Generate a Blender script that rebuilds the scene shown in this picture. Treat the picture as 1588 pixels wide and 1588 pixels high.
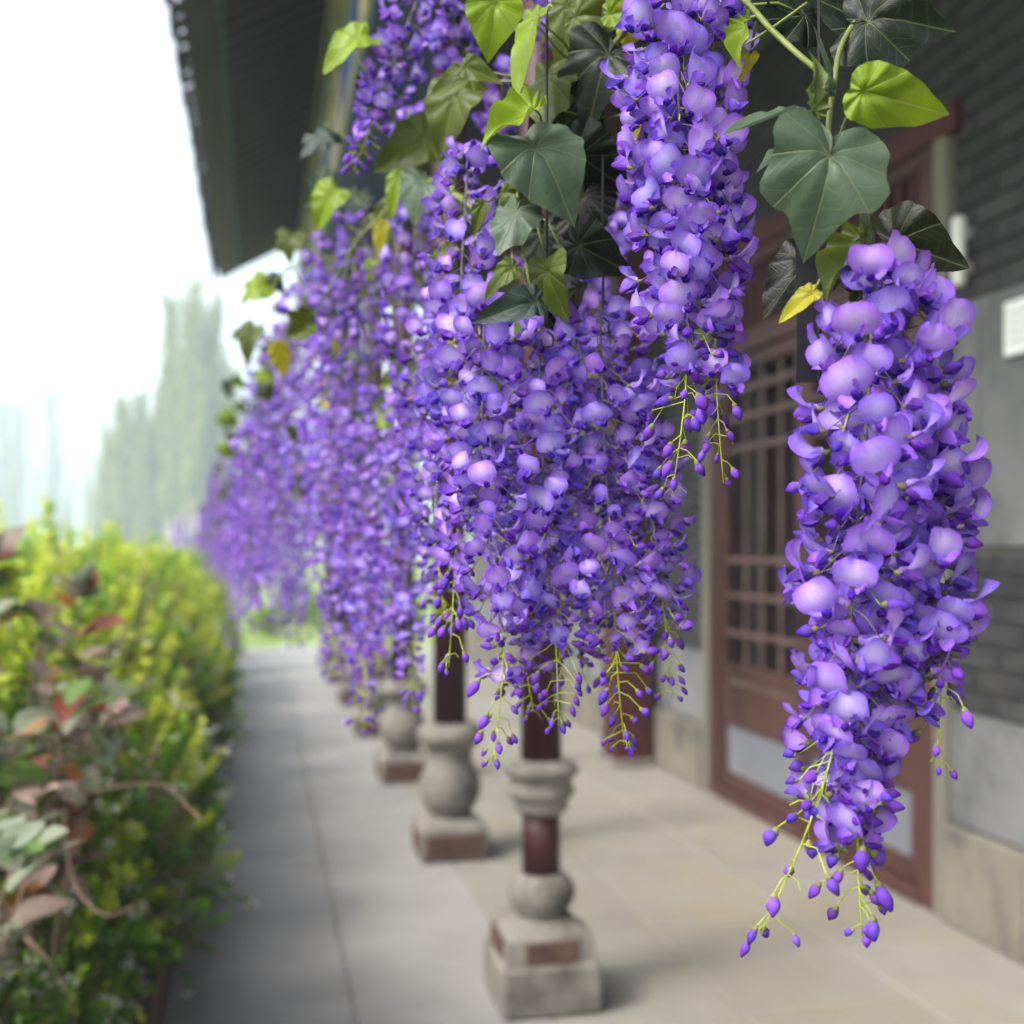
import bpy, math, random
import numpy as np
from mathutils import Vector, Matrix

# ------------------------------------------------------------------ camera, sky, sun, exposure
for o in list(bpy.data.objects):
    bpy.data.objects.remove(o)
S = bpy.context.scene
COL = S.collection
PI = math.pi
FPX, HPX, HORI = 1800.0, 794.0, 850.0          # focal length, centre column and horizon row in photo pixels
TH = math.atan(394.0 / FPX)                    # the corridor's vanishing point lies 394 px left of centre
CAMZ = 1.5
Fv = Vector((math.sin(TH), math.cos(TH), 0)); Rv = Vector((math.cos(TH), -math.sin(TH), 0)); Uv = Vector((0, 0, 1))
cam = bpy.data.cameras.new('camera'); camo = bpy.data.objects.new('camera', cam); COL.objects.link(camo)
camo.location = (0, 0, CAMZ); camo.rotation_euler = (PI / 2, 0, -TH)
cam.sensor_width = 36; cam.lens = FPX / 1588 * 36; cam.shift_y = 56 / 1588
cam.clip_start = 0.05; cam.clip_end = 3000
cam.dof.use_dof = True; cam.dof.focus_distance = 0.95; cam.dof.aperture_fstop = 3.8
S.camera = camo

SUN_EL, SUN_AZ = 48.0, 248.0                   # azimuth clockwise from +y (the corridor); light from the garden side, a little behind the camera
w = bpy.data.worlds.new('World'); S.world = w; w.use_nodes = True
nt = w.node_tree; nt.nodes.clear()
sky = nt.nodes.new('ShaderNodeTexSky'); sky.sky_type = 'NISHITA'; sky.sun_disc = False
sky.sun_elevation = math.radians(SUN_EL); sky.sun_rotation = math.radians(SUN_AZ)
sky.air_density = 1.0; sky.dust_density = 6.0; sky.ozone_density = 1.0
hs = nt.nodes.new('ShaderNodeHueSaturation'); hs.inputs['Saturation'].default_value = 0.35
bg = nt.nodes.new('ShaderNodeBackground'); bg.inputs['Strength'].default_value = 0.15
wo = nt.nodes.new('ShaderNodeOutputWorld')
nt.links.new(sky.outputs[0], hs.inputs['Color']); nt.links.new(hs.outputs[0], bg.inputs[0]); nt.links.new(bg.outputs[0], wo.inputs[0])
sl = bpy.data.lights.new('sun', 'SUN'); sl.energy = 1.5; sl.angle = math.radians(14); sl.color = (1, 0.96, 0.9)
so = bpy.data.objects.new('sun', sl); COL.objects.link(so)
az, el = math.radians(SUN_AZ), math.radians(SUN_EL)
sdir = Vector((math.sin(az) * math.cos(el), math.cos(az) * math.cos(el), math.sin(el)))
so.rotation_euler = sdir.to_track_quat('Z', 'Y').to_euler(); so.location = (-5, -3, 9)
S.view_settings.view_transform = 'Standard'; S.view_settings.look = 'None'
S.view_settings.exposure = 1.72; S.view_settings.gamma = 1
S.render.engine = 'CYCLES'
cy = S.cycles
cy.use_denoising = True; cy.max_bounces = 7; cy.diffuse_bounces = 4; cy.glossy_bounces = 2; cy.transmission_bounces = 4
cy.transparent_max_bounces = 6; cy.volume_bounces = 1; cy.sample_clamp_indirect = 6

# ------------------------------------------------------------------ helpers
def lin(c):
    c = c / 255.0
    return c / 12.92 if c <= 0.04045 else ((c + 0.055) / 1.055) ** 2.4
def rgb(r, g, b): return (lin(r), lin(g), lin(b), 1.0)
def P(px, py, d):
    "photo pixel + distance along the view axis -> world point"
    return Vector((0, 0, CAMZ)) + d * (Fv + (px - HPX) / FPX * Rv + (HORI - py) / FPX * Uv)

class MB:
    def __init__(s): s.v = []; s.f = []; s.c = []; s.alt = []
    def add(s, v, f, c=None):
        n = len(s.v); s.v += [tuple(p) for p in v]; s.f += [tuple(i + n for i in q) for q in f]
        if c is not None: s.c += list(c)
    def box(s, x0, x1, y0, y1, z0, z1, b=0.0):
        if b <= 0:
            v = [(x, y, z) for z in (z0, z1) for y in (y0, y1) for x in (x0, x1)]
            s.add(v, [(0, 2, 3, 1), (4, 5, 7, 6), (0, 1, 5, 4), (2, 6, 7, 3), (0, 4, 6, 2), (1, 3, 7, 5)])
            return
        import bmesh
        bm = bmesh.new(); bmesh.ops.create_cube(bm, size=1)
        for q in bm.verts: q.co = ((x0 + x1) / 2 + q.co.x * (x1 - x0), (y0 + y1) / 2 + q.co.y * (y1 - y0), (z0 + z1) / 2 + q.co.z * (z1 - z0))
        bmesh.ops.bevel(bm, geom=list(bm.edges), offset=b, segments=1, affect='EDGES')
        bm.verts.index_update()
        s.add([q.co for q in bm.verts], [[q.index for q in f.verts] for f in bm.faces]); bm.free()
    def tube(s, pts, rad, n=5, col=None, cap=True):
        pts = [Vector(p) for p in pts]
        if not hasattr(rad, '__len__'): rad = [rad] * len(pts)
        v = []; ref = Vector((0.31, 0.77, 0.55))
        for i, p in enumerate(pts):
            t = (pts[min(i + 1, len(pts) - 1)] - pts[max(i - 1, 0)])
            t = t.normalized() if t.length > 1e-9 else Vector((0, 0, 1))
            a = t.cross(ref); a = a.normalized() if a.length > 1e-4 else t.orthogonal().normalized()
            b = t.cross(a)
            for k in range(n):
                q = 2 * PI * k / n
                v.append(p + (a * math.cos(q) + b * math.sin(q)) * rad[i])
        f = []
        for i in range(len(pts) - 1):
            for k in range(n):
                f.append((i * n + k, i * n + (k + 1) % n, (i + 1) * n + (k + 1) % n, (i + 1) * n + k))
        if cap: f.append(tuple(range((len(pts) - 1) * n, len(pts) * n))); f.append(tuple(reversed(range(n))))
        s.add(v, f, [col] * len(v) if col is not None else None)
    def lathe(s, prof, n=28, cx=0, cy_=0):
        v = []; f = []
        for r, z in prof:
            for k in range(n):
                a = 2 * PI * k / n; v.append((cx + r * math.cos(a), cy_ + r * math.sin(a), z))
        for i in range(len(prof) - 1):
            for k in range(n):
                f.append((i * n + k, i * n + (k + 1) % n, (i + 1) * n + (k + 1) % n, (i + 1) * n + k))
        f.append(tuple(range((len(prof) - 1) * n, len(prof) * n))); f.append(tuple(reversed(range(n))))
        s.add(v, f)
    def mesh(s, name, mat, smooth=False):
        me = bpy.data.meshes.new(name); me.from_pydata(s.v, [], s.f)
        if mat is not None: me.materials.append(mat)
        if s.alt:
            me.materials.append(M['pedicel'])
            for q in s.alt: me.polygons[q].material_index = 1
        if s.c:
            a = me.color_attributes.new('Col', 'FLOAT_COLOR', 'POINT')
            a.data.foreach_set('color', np.array(s.c, dtype=np.float32).ravel())
        if smooth: me.polygons.foreach_set('use_smooth', [True] * len(me.polygons))
        me.update(); return me
    def build(s, name, mat, parent=None, smooth=False, loc=None):
        return obj(name, s.mesh(name, mat, smooth), parent, loc)
def obj(name, me, parent=None, loc=None):
    o = bpy.data.objects.new(name, me); COL.objects.link(o)
    if loc is not None: o.location = loc
    if parent is not None: o.parent = parent
    return o
def tag(o, label=None, cat=None, group=None, kind=None):
    if label: o['label'] = label
    if cat: o['category'] = cat
    if group: o['group'] = group
    if kind: o['kind'] = kind
    return o
def thing(name, label, cat, loc=(0, 0, 0), group=None):
    o = bpy.data.objects.new(name, None); COL.objects.link(o); o.location = loc; o.empty_display_size = 0.1
    return tag(o, label, cat, group)
def dup(o, parent=None):
    c = o.copy(); COL.objects.link(c); c.parent = parent
    for ch in list(o.children): dup(ch, c)
    return c
def mixc(a, b, t): return tuple(a[i] + (b[i] - a[i]) * t for i in range(3)) + (1.0,)

# ------------------------------------------------------------------ materials
class N:
    def __init__(s, name):
        s.m = bpy.data.materials.new(name); s.m.use_nodes = True; s.t = s.m.node_tree; s.t.nodes.clear()
        s.out = s.t.nodes.new('ShaderNodeOutputMaterial')
    def n(s, typ, **kw):
        q = s.t.nodes.new(typ)
        for k, v in kw.items():
            if k in q.inputs.keys() if isinstance(k, str) else False: q.inputs[k].default_value = v
            else: setattr(q, k, v)
        return q
    def l(s, a, b): s.t.links.new(a, b)
    def inp(s, q, k, v):
        if hasattr(v, 'is_linked') or hasattr(v, 'links'): s.l(v, q.inputs[k])
        else: q.inputs[k].default_value = v
    def math(s, op, a, b=0.0, c=None):
        q = s.t.nodes.new('ShaderNodeMath'); q.operation = op
        s.inp(q, 0, a); s.inp(q, 1, b)
        if c is not None: s.inp(q, 2, c)
        return q.outputs[0]
    def mix(s, f, a, b, mode='MIX'):
        q = s.t.nodes.new('ShaderNodeMix'); q.data_type = 'RGBA'; q.blend_type = mode
        s.inp(q, 0, f); s.inp(q, 6, a); s.inp(q, 7, b)
        return q.outputs[2]
    def noise(s, scale, detail=4, rough=0.6, vec=None, obj_space=True):
        q = s.t.nodes.new('ShaderNodeTexNoise'); q.inputs['Scale'].default_value = scale
        q.inputs['Detail'].default_value = detail; q.inputs['Roughness'].default_value = rough
        if vec is None:
            g = s.t.nodes.new('ShaderNodeNewGeometry'); vec = g.outputs['Position']
        s.l(vec, q.inputs['Vector']); return q.outputs['Fac']
    def ramp(s, f, p0, p1):
        q = s.t.nodes.new('ShaderNodeMapRange'); s.l(f, q.inputs[0]); q.inputs[1].default_value = p0; q.inputs[2].default_value = p1
        return q.outputs[0]

def surf(name, c1, c2, scale=6, rough=0.8, bump=0.2, bscale=40, c3=None, s3=1.2, var=0.0, spec=0.3, stretch=None):
    "two-tone noise surface with optional large stains and per-object variation"
    k = N(name)
    vec = None
    if stretch:
        g = k.n('ShaderNodeNewGeometry'); mp = k.n('ShaderNodeMapping'); mp.inputs['Scale'].default_value = stretch
        k.l(g.outputs['Position'], mp.inputs['Vector']); vec = mp.outputs[0]
    c = k.mix(k.ramp(k.noise(scale, 6, 0.65, vec), 0.3, 0.7), c1, c2)
    if c3 is not None: c = k.mix(k.ramp(k.noise(s3, 5, 0.7, vec), 0.48, 0.68), c, c3)
    if var:
        oi = k.n('ShaderNodeObjectInfo'); h = k.n('ShaderNodeHueSaturation')
        k.l(k.math('MULTIPLY_ADD', oi.outputs['Random'], var, 1 - var / 2), h.inputs['Value']); k.l(c, h.inputs['Color']); c = h.outputs[0]
    b = k.n('ShaderNodeBsdfPrincipled'); k.l(c, b.inputs['Base Color']); b.inputs['Roughness'].default_value = rough
    b.inputs['Specular IOR Level'].default_value = spec
    if bump:
        bp = k.n('ShaderNodeBump'); bp.inputs['Strength'].default_value = bump; bp.inputs['Distance'].default_value = 0.01
        k.l(k.noise(bscale, 5, 0.6, vec), bp.inputs['Height']); k.l(bp.outputs[0], b.inputs['Normal'])
    k.l(b.outputs[0], k.out.inputs[0]); return k.m

def leafy(name, trans=0.35, var=0.3, rough=0.5, hue=0.02, spec=0.35, gain=1.0, veins=False):
    "thin translucent surface coloured by the Col attribute, varied per object"
    k = N(name)
    at = k.n('ShaderNodeAttribute'); at.attribute_name = 'Col'
    oi = k.n('ShaderNodeObjectInfo')
    h = k.n('ShaderNodeHueSaturation')
    k.l(at.outputs['Color'], h.inputs['Color'])
    k.l(k.math('MULTIPLY_ADD', oi.outputs['Random'], var, gain - var / 2), h.inputs['Value'])
    r2 = k.math('FRACT', k.math('MULTIPLY', oi.outputs['Random'], 17.31))
    k.l(k.math('MULTIPLY_ADD', r2, hue * 2, 0.5 - hue), h.inputs['Hue'])
    c = h.outputs[0]; nrm = None
    if veins:
        tc = k.n('ShaderNodeTexCoord'); mp = k.n('ShaderNodeMapping'); mp.inputs['Scale'].default_value = (9, 2.2, 2.2); k.l(tc.outputs['Object'], mp.inputs['Vector'])
        nv_ = k.noise(2.0, 4, 0.6, mp.outputs[0]); blot = k.noise(2.3, 3, 0.5, tc.outputs['Object'])
        c = k.mix(k.math('MULTIPLY', k.ramp(nv_, 0.42, 0.72), 0.35), c, k.mix(1.0, c, (0.62, 0.45, 0.86, 1), 'MULTIPLY'))
        c = k.mix(k.math('MULTIPLY', k.ramp(blot, 0.5, 0.75), 0.35), c, k.mix(1.0, c, (0.95, 0.62, 0.9, 1), 'MULTIPLY'))
        bp = k.n('ShaderNodeBump'); bp.inputs['Strength'].default_value = 0.35; bp.inputs['Distance'].default_value = 0.0012
        k.l(nv_, bp.inputs['Height']); nrm = bp.outputs[0]
    b = k.n('ShaderNodeBsdfPrincipled'); k.l(c, b.inputs['Base Color']); b.inputs['Roughness'].default_value = rough
    if nrm: k.l(nrm, b.inputs['Normal'])
    b.inputs['Specular IOR Level'].default_value = spec
    t = k.n('ShaderNodeBsdfTranslucent'); k.l(c, t.inputs['Color'])
    m = k.n('ShaderNodeMixShader'); m.inputs[0].default_value = trans
    k.l(b.outputs[0], m.inputs[1]); k.l(t.outputs[0], m.inputs[2]); k.l(m.outputs[0], k.out.inputs[0])
    return k.m

M = {}
M['petal'] = leafy('petal', 0.36, 0.40, 0.6, 0.018, 0.2, veins=True)
M['shrub_leaf'] = leafy('shrub_leaf', 0.35, 0.2, 0.5, 0.01)
M['poplar_leaf'] = leafy('poplar_leaf', 0.35, 0.25, 0.6, 0.015)
M['stem'] = surf('flower_stem', rgb(142, 160, 28), rgb(176, 184, 48), 60, 0.5, 0.0)
M['pedicel'] = surf('flower_pedicel', rgb(104, 104, 84), rgb(112, 92, 128), 60, 0.5, 0.0)
M['vine'] = surf('vine_bark', rgb(84, 94, 44), rgb(112, 122, 62), 30, 0.6, 0.1, 120)
M['wire'] = surf('black_wire', rgb(24, 24, 28), rgb(34, 34, 40), 20, 0.5, 0.0)
M['twig'] = surf('twig_bark', rgb(120, 95, 85), rgb(155, 130, 115), 25, 0.8, 0.2, 80)
M['stone'] = surf('carved_stone', rgb(112, 108, 102), rgb(138, 134, 127), 9, 0.85, 0.35, 60, rgb(80, 76, 71), 3.5)
M['red_stone'] = surf('weathered_red_stone', rgb(66, 46, 38), rgb(96, 74, 62), 14, 0.85, 0.4, 50)
M['shaft'] = surf('maroon_lacquer', rgb(56, 28, 30), rgb(70, 37, 37), 5, 0.5, 0.15, 30, rgb(44, 26, 29), 2.5, stretch=(1, 1, 0.15))
M['redwood'] = surf('dark_red_wood', rgb(64, 28, 24), rgb(80, 38, 32), 5, 0.55, 0.2, 30, rgb(48, 23, 21), 2, stretch=(1, 1, 0.12))
M['doorwood'] = surf('brown_door_wood', rgb(66, 42, 36), rgb(84, 56, 48), 6, 0.55, 0.25, 40, rgb(52, 34, 30), 2.5, stretch=(1, 1, 0.3))
M['barwood'] = surf('weathered_lattice_wood', rgb(84, 62, 57), rgb(106, 88, 82), 9, 0.5, 0.2, 50, rgb(66, 44, 41), 4)
M['doorpanel'] = surf('grey_door_panel', rgb(104, 106, 112), rgb(120, 122, 127), 4, 0.6, 0.1, 40, stretch=(1, 1, 0.3))
M['interior'] = surf('dark_interior_cloth', rgb(26, 11, 14), rgb(38, 16, 19), 3, 0.9, 0.2, 12, stretch=(1, 6, 0.3))
M['brick'] = surf('grey_brick', rgb(50, 50, 52), rgb(68, 67, 66), 12, 0.9, 0.4, 70, rgb(50, 50, 53), 5, var=0.4)
M['mortar'] = surf('pale_mortar', rgb(96, 95, 90), rgb(110, 108, 102), 18, 0.95, 0.3, 80)
M['ashlar'] = surf('grey_ashlar', rgb(104, 105, 105), rgb(122, 122, 121), 3, 0.9, 0.25, 50, rgb(86, 87, 88), 1.8, var=0.12)
M['plinth'] = surf('stained_plinth_stone', rgb(106, 103, 94), rgb(124, 119, 104), 3, 0.9, 0.3, 40, rgb(72, 71, 70), 2.2, var=0.12)
M['jamb'] = surf('pale_stone_jamb', rgb(102, 101, 92), rgb(118, 115, 104), 4, 0.85, 0.2, 40, stretch=(1, 1, 0.3))
M['slab'] = surf('floor_slab', rgb(130, 127, 120), rgb(146, 142, 133), 2.2, 0.7, 0.15, 45, rgb(140, 133, 114), 0.7, var=0.08)
M['slab_path'] = surf('path_slab', rgb(136, 134, 131), rgb(152, 149, 145), 2.2, 0.55, 0.15, 45, rgb(128, 127, 129), 0.8, var=0.08)
M['joint'] = surf('floor_joint', rgb(108, 104, 96), rgb(122, 117, 106), 12, 0.95, 0.2, 60)
M['kerb'] = surf('brown_kerb', rgb(92, 74, 66), rgb(118, 98, 88), 7, 0.85, 0.3, 40)
M['soil'] = surf('soil', rgb(62, 50, 40), rgb(84, 68, 54), 9, 0.95, 0.6, 30)
M['grass'] = surf('lawn', rgb(92, 116, 52), rgb(122, 142, 70), 0.8, 0.9, 0.4, 20, rgb(134, 142, 84), 0.15)
M['hill'] = surf('wooded_hill', rgb(84, 102, 74), rgb(104, 120, 92), 0.05, 0.95, 0.0)
M['rafter'] = surf('dark_rafter', rgb(46, 33, 32), rgb(60, 42, 38), 6, 0.6, 0.15, 40, stretch=(0.3, 1, 1))
M['teal'] = surf('teal_paint', rgb(40, 92, 90), rgb(60, 116, 110), 20, 0.5, 0.1, 60)
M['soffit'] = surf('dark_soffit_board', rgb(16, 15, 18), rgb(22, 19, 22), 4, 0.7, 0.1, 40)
M['fascia'] = surf('brown_fascia', rgb(56, 46, 41), rgb(70, 58, 51), 5, 0.7, 0.2, 40, stretch=(1, 0.2, 1))
M['tile'] = surf('dark_grey_roof_tile', rgb(42, 44, 49), rgb(58, 58, 62), 9, 0.8, 0.3, 50, var=0.2)
M['blue'] = surf('blue_paint', rgb(24, 52, 112), rgb(34, 68, 130), 5, 0.5, 0.1, 40, rgb(20, 38, 78), 2)
M['bluegrey'] = surf('pale_blue_paint', rgb(44, 66, 98), rgb(58, 80, 108), 5, 0.5, 0.1, 40)
M['gold'] = surf('gold_paint', rgb(176, 158, 104), rgb(198, 182, 128), 12, 0.45, 0.1, 50)
M['paper'] = surf('white_notice', rgb(226, 226, 222), rgb(236, 236, 232), 8, 0.6, 0.0)
M['lamp'] = surf('white_plastic', rgb(214, 214, 208), rgb(226, 226, 220), 8, 0.4, 0.0)
M['bark'] = surf('poplar_bark', rgb(112, 106, 92), rgb(138, 130, 112), 3, 0.9, 0.2, 10)
M['post'] = surf('grey_post', rgb(150, 150, 150), rgb(175, 175, 172), 6, 0.7, 0.1, 40)
# large vine leaf: colour of the object, radiating and side veins from the polar UV
k = N('vine_leaf')
oi = k.n('ShaderNodeObjectInfo'); uv = k.n('ShaderNodeUVMap'); uv.uv_map = 'UVMap'
sep = k.n('ShaderNodeSeparateXYZ'); k.l(uv.outputs[0], sep.inputs[0])
th_, r_ = sep.outputs[0], sep.outputs[1]
dd = k.math('ABSOLUTE', k.math('SUBTRACT', k.math('FRACT', k.math('ADD', k.math('MULTIPLY', th_, 9.0), 0.0)), 0.5))   # 0 on the vein (uv centred so)
vd = k.math('MULTIPLY', dd, r_)
vein = k.math('SUBTRACT', 1.0, k.ramp(vd, 0.006, 0.03))
side = k.math('ABSOLUTE', k.math('SUBTRACT', k.math('FRACT', k.math('SUBTRACT', k.math('MULTIPLY', r_, 5.0), k.math('MULTIPLY', dd, 3.0))), 0.5))
sv = k.math('MULTIPLY', k.math('SUBTRACT', 1.0, k.ramp(side, 0.02, 0.14)), 0.12)
vv = k.math('MAXIMUM', vein, sv)
nz = k.noise(28, 5, 0.65)
base = k.mix(k.ramp(nz, 0.3, 0.75), oi.outputs['Color'], k.mix(1.0, oi.outputs['Color'], (0.5, 0.58, 0.45, 1), 'MULTIPLY'))
light = k.mix(0.45, oi.outputs['Color'], (0.42, 0.46, 0.20, 1))
colr = k.mix(k.math('MULTIPLY', vv, 0.42), base, light)
b = k.n('ShaderNodeBsdfPrincipled'); k.l(colr, b.inputs['Base Color']); b.inputs['Roughness'].default_value = 0.46
b.inputs['Specular IOR Level'].default_value = 0.3
bp = k.n('ShaderNodeBump'); bp.inputs['Strength'].default_value = 0.5; bp.inputs['Distance'].default_value = 0.002; bp.invert = True
k.l(k.math('MULTIPLY_ADD', nz, -0.9, vv), bp.inputs['Height']); k.l(bp.outputs[0], b.inputs['Normal'])
t = k.n('ShaderNodeBsdfTranslucent'); k.l(colr, t.inputs['Color'])
mx = k.n('ShaderNodeMixShader'); mx.inputs[0].default_value = 0.3
k.l(b.outputs[0], mx.inputs[1]); k.l(t.outputs[0], mx.inputs[2]); k.l(mx.outputs[0], k.out.inputs[0])
M['leaf'] = k.m

# ------------------------------------------------------------------ ground, path, hills
rng = random.Random(7)
g = MB(); n = 24
g.add([(-700, -60, -0.02), (700, -60, -0.02), (700, 900, -0.02), (-700, 900, -0.02)], [(0, 1, 2, 3)])
tag(g.build('ground', M['grass']), kind='structure')
WX = 2.75
fl = MB(); fl.box(-0.3, 3.2, -2.0, 18.0, -0.3, -0.008)
floor = tag(fl.build('veranda_floor', M['joint']), kind='structure')
sw, sd = 0.61, 0.92
smA = MB(); smA.box(0, sw - 0.007, 0, sd - 0.007, -0.05, 0, 0.004); mesA = smA.mesh('paving_slab', M['slab'])
mesB = smA.mesh('paving_slab', M['slab_path'])
j = 0; y = 1.2
while y < 17.9 - sd:
    off = 0.0 if j % 2 == 0 else -0.3
    x = -0.3
    i = 0
    while x < WX:
        o = obj('paving_slab', mesB if x < 0.7 else mesA, floor, (x, y + (sd / 2 if i % 2 else 0), rng.uniform(-0.0025, 0.0005)))
        x += sw; i += 1
    y += sd; j += 1
kb = MB(); kb.box(-0.43, -0.305, -2.0, 18.0, -0.2, 0.12, 0.012)
tag(kb.build('planter_kerb', M['kerb']), kind='structure')
sb = MB(); sb.box(-3.4, -0.432, -2.0, 18.0, -0.2, 0.07)
tag(sb.build('planting_bed', M['soil']), kind='structure')
# hills
h = MB(); nx, ny = 90, 16
for jj in range(ny):
    for ii in range(nx):
        x = -640 + 1200 * ii / (nx - 1); y = 480 + 330 * jj / (ny - 1)
        e = math.sin(PI * min(1, jj / (ny - 1) * 1.15)) if jj < ny - 1 else 0
        z = e * (84 + 7 * math.sin(x * 0.017 + 0.6) + 4 * math.sin(x * 0.041 + 2) + 1.4 * math.sin(x * 0.13 + jj) + 0.02 * (-x)) - 1
        h.v.append((x, y, z))
for jj in range(ny - 1):
    for ii in range(nx - 1):
        a = jj * nx + ii; h.f.append((a, a + 1, a + nx + 1, a + nx))
tag(h.build('hills', M['hill'], smooth=True), kind='structure')

# ------------------------------------------------------------------ brick wall with stone courses
wall = thing('brick_wall', 'long grey brick hall wall on a stone plinth beside the lattice door', 'wall', (WX, 0, 0))
D0, D1, DT = 4.38, 6.62, 3.16          # door opening along y and its top
b = MB(); X = 0.012
b.box(X, 0.35, -2.0, D0 - 0.1, -0.1, 4.85); b.box(X, 0.35, D1 + 0.1, 15.2, -0.1, 4.85); b.box(X, 0.35, D0 - 0.1, D1 + 0.1, DT, 4.85)
b.build('wall_core', M['mortar'], wall)
bl, bh, bd = 0.285, 0.092, 0.02
brick_meshes = []
for q in range(4):
    m = MB(); r = random.Random(q); m.box(-bd * 0.45 - r.uniform(0, 0.003), 0.03, 0, bl - 0.012, 0, bh - 0.012, 0.004); brick_meshes.append(m.mesh('brick', M['brick']))
cnt = 0
def bricks(y0, y1, z0, z1):
    global cnt
    z = z0; row = 0
    while z + bh <= z1 + 0.02:
        yy = y0 - (bl / 2 if row % 2 else 0)
        while yy < y1 - 0.03:
            a, c = max(yy, y0), min(yy + bl, y1)
            if c - a > 0.05:
                o = obj('brick', brick_meshes[rng.randrange(4)], wall, (0, a, z)); o.scale = (1, (c - a - 0.012) / (bl - 0.012), 1); cnt += 1
            yy += bl
        z += bh; row += 1
bricks(3.35, D0 - 0.19, 0.85, 1.50)
bricks(3.35, D0 - 0.19, 2.48, 4.0)
bricks(D1 + 0.19, 7.75, 0.85, 2.9)
bricks(D0 - 0.19, D1 + 0.3, DT + 0.14, 4.3)
def blocks(name, mat, y0, y1, z0, z1, L, proud):
    yy = y0
    while yy < y1 - 0.02:
        e = min(yy + L, y1); m = MB(); m.box(-proud, 0.03, yy + 0.004, e - 0.004, z0 + 0.004, z1 - 0.004, 0.006)
        m.build(name, mat, wall); yy += L
for (a, c) in ((2.2, D0 - 0.19), (D1 + 0.19, 15.1)):
    blocks('plinth_block', M['plinth'], a, c, 0.0, 0.40, 0.74, 0.07)
    blocks('stone_block', M['ashlar'], a, c, 0.40, 0.85, 0.98, 0.03)
blocks('stone_panel', M['ashlar'], 3.0, D0 - 0.19, 1.50, 2.48, 0.34, 0.012)
# far lengths of wall: courses carried by material-scale ledges only
jb = MB(); jb.box(-0.05, 0.1, D0 - 0.19, D0 - 0.1, 0, DT + 0.1, 0.008); jb.build('stone_jamb', M['jamb'], wall)
jb = MB(); jb.box(-0.05, 0.1, D1 + 0.1, D1 + 0.19, 0, DT + 0.1, 0.008); jb.build('stone_jamb', M['jamb'], wall)
lt = MB(); lt.box(-0.06, 0.1, D0 - 0.25, D1 + 0.25, DT + 0.002, DT + 0.13, 0.01); lt.build('lintel', M['redwood'], wall)

# notice and lamp on the wall
nb = thing('wall_notice', 'small white paper notice pinned to the grey wall', 'notice', (WX - 0.035, 3.75, 2.31))
m = MB(); m.box(-0.006, 0.0, -0.22, 0.075, -0.10, 0.1, 0.002); m.build('sheet', M['paper'], nb)
m = MB()
for q in range(4): m.box(-0.0075, -0.0061, -0.18, 0.05, 0.05 - q * 0.035, 0.056 - q * 0.035)
m.build('print_lines', M['post'], nb)
lm = thing('tube_lamp', 'short white tube lamp fixed upright on the wall', 'lamp', (WX - 0.06, 4.08, 2.53))
m = MB(); m.lathe([(0.02, 0), (0.028, 0.01), (0.028, 0.26), (0.02, 0.27)], 12); m.build('tube', M['lamp'], lm, True)
m = MB(); m.box(0.0, 0.058, -0.015, 0.015, 0.05, 0.09); m.box(0.0, 0.058, -0.015, 0.015, 0.19, 0.23); m.build('bracket', M['post'], lm)

# ------------------------------------------------------------------ lattice door
door = thing('lattice_door', 'brown wooden double door with lattice lights and grey lower panels', 'door', (WX, 0, 0))
m = MB()
m.box(-0.04, 0.08, D0 - 0.098, D0 + 0.02, 0, DT, 0.006); m.box(-0.04, 0.08, D1 - 0.02, D1 + 0.098, 0, DT, 0.006)
m.box(-0.04, 0.08, D0 + 0.021, D1 - 0.021, 2.62, 2.74, 0.006); m.box(-0.04, 0.08, D0 + 0.021, D1 - 0.021, DT - 0.07, DT - 0.001, 0.006)
m.build('door_frame', M['doorwood'], door)
m = MB(); m.box(-0.05, 0.08, D0 + 0.021, D1 - 0.021, 0, 0.07, 0.006); m.build('threshold', M['doorwood'], door)
m = MB(); m.box(0.30, 0.34, D0 - 0.05, D1 + 0.05, 0, DT); m.build('curtain', M['interior'], door)
yy = D0 + 0.1
while yy < D1 - 0.05:
    m = MB(); m.box(-0.01, 0.02, yy, yy + 0.035, 2.74, DT - 0.07, 0.003); m.build('transom_slat', M['redwood'], door); yy += 0.115
lw = (D1 - D0 - 0.05) / 2
for s in (0, 1):
    a = D0 + 0.024 + s * (lw + 0.002); c = a + lw - 0.002
    lf = MB()
    lf.box(-0.02, 0.035, a, a + 0.085, 0.075, 2.61, 0.005); lf.box(-0.02, 0.035, c - 0.085, c, 0.075, 2.61, 0.005)
    for (z0, z1) in ((0.075, 0.17), (0.455, 0.70), (0.74, 0.82), (2.53, 2.61)):
        lf.box(-0.018, 0.033, a + 0.086, c - 0.086, z0, z1, 0.005)
    leaf = lf.build('door_leaf', M['doorwood'], door)
    mm = MB(); mm.box(0.0, 0.02, a + 0.08, c - 0.08, 0.17, 0.455); mm.build('lower_panel', M['doorpanel'], leaf)
    mm = MB(); mm.box(0.0, 0.02, a + 0.08, c - 0.08, 0.70, 0.74); mm.build('groove_board', M['barwood'], leaf)
    mm = MB(); mm.box(-0.045, -0.02, c - 0.06 if s == 0 else a + 0.03, c - 0.03 if s == 0 else a + 0.06, 1.05, 1.2, 0.006); mm.build('handle', M['wire'], leaf)
    nv = 4; ya, yb = a + 0.085, c - 0.085
    for q in range(1, nv):
        yc = ya + (yb - ya) * q / nv
        mm = MB(); mm.box(0.005, 0.022, yc - 0.015, yc + 0.015, 0.815, 2.535, 0.003); mm.build('lattice_bar', M['barwood'], leaf)
    for zc in (1.0, 1.22, 1.43, 2.08, 2.26, 2.42):
        mm = MB(); mm.box(-0.008, 0.01, ya - 0.005, yb + 0.005, zc - 0.018, zc + 0.018, 0.003); mm.build('lattice_bar', M['barwood'], leaf)
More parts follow.
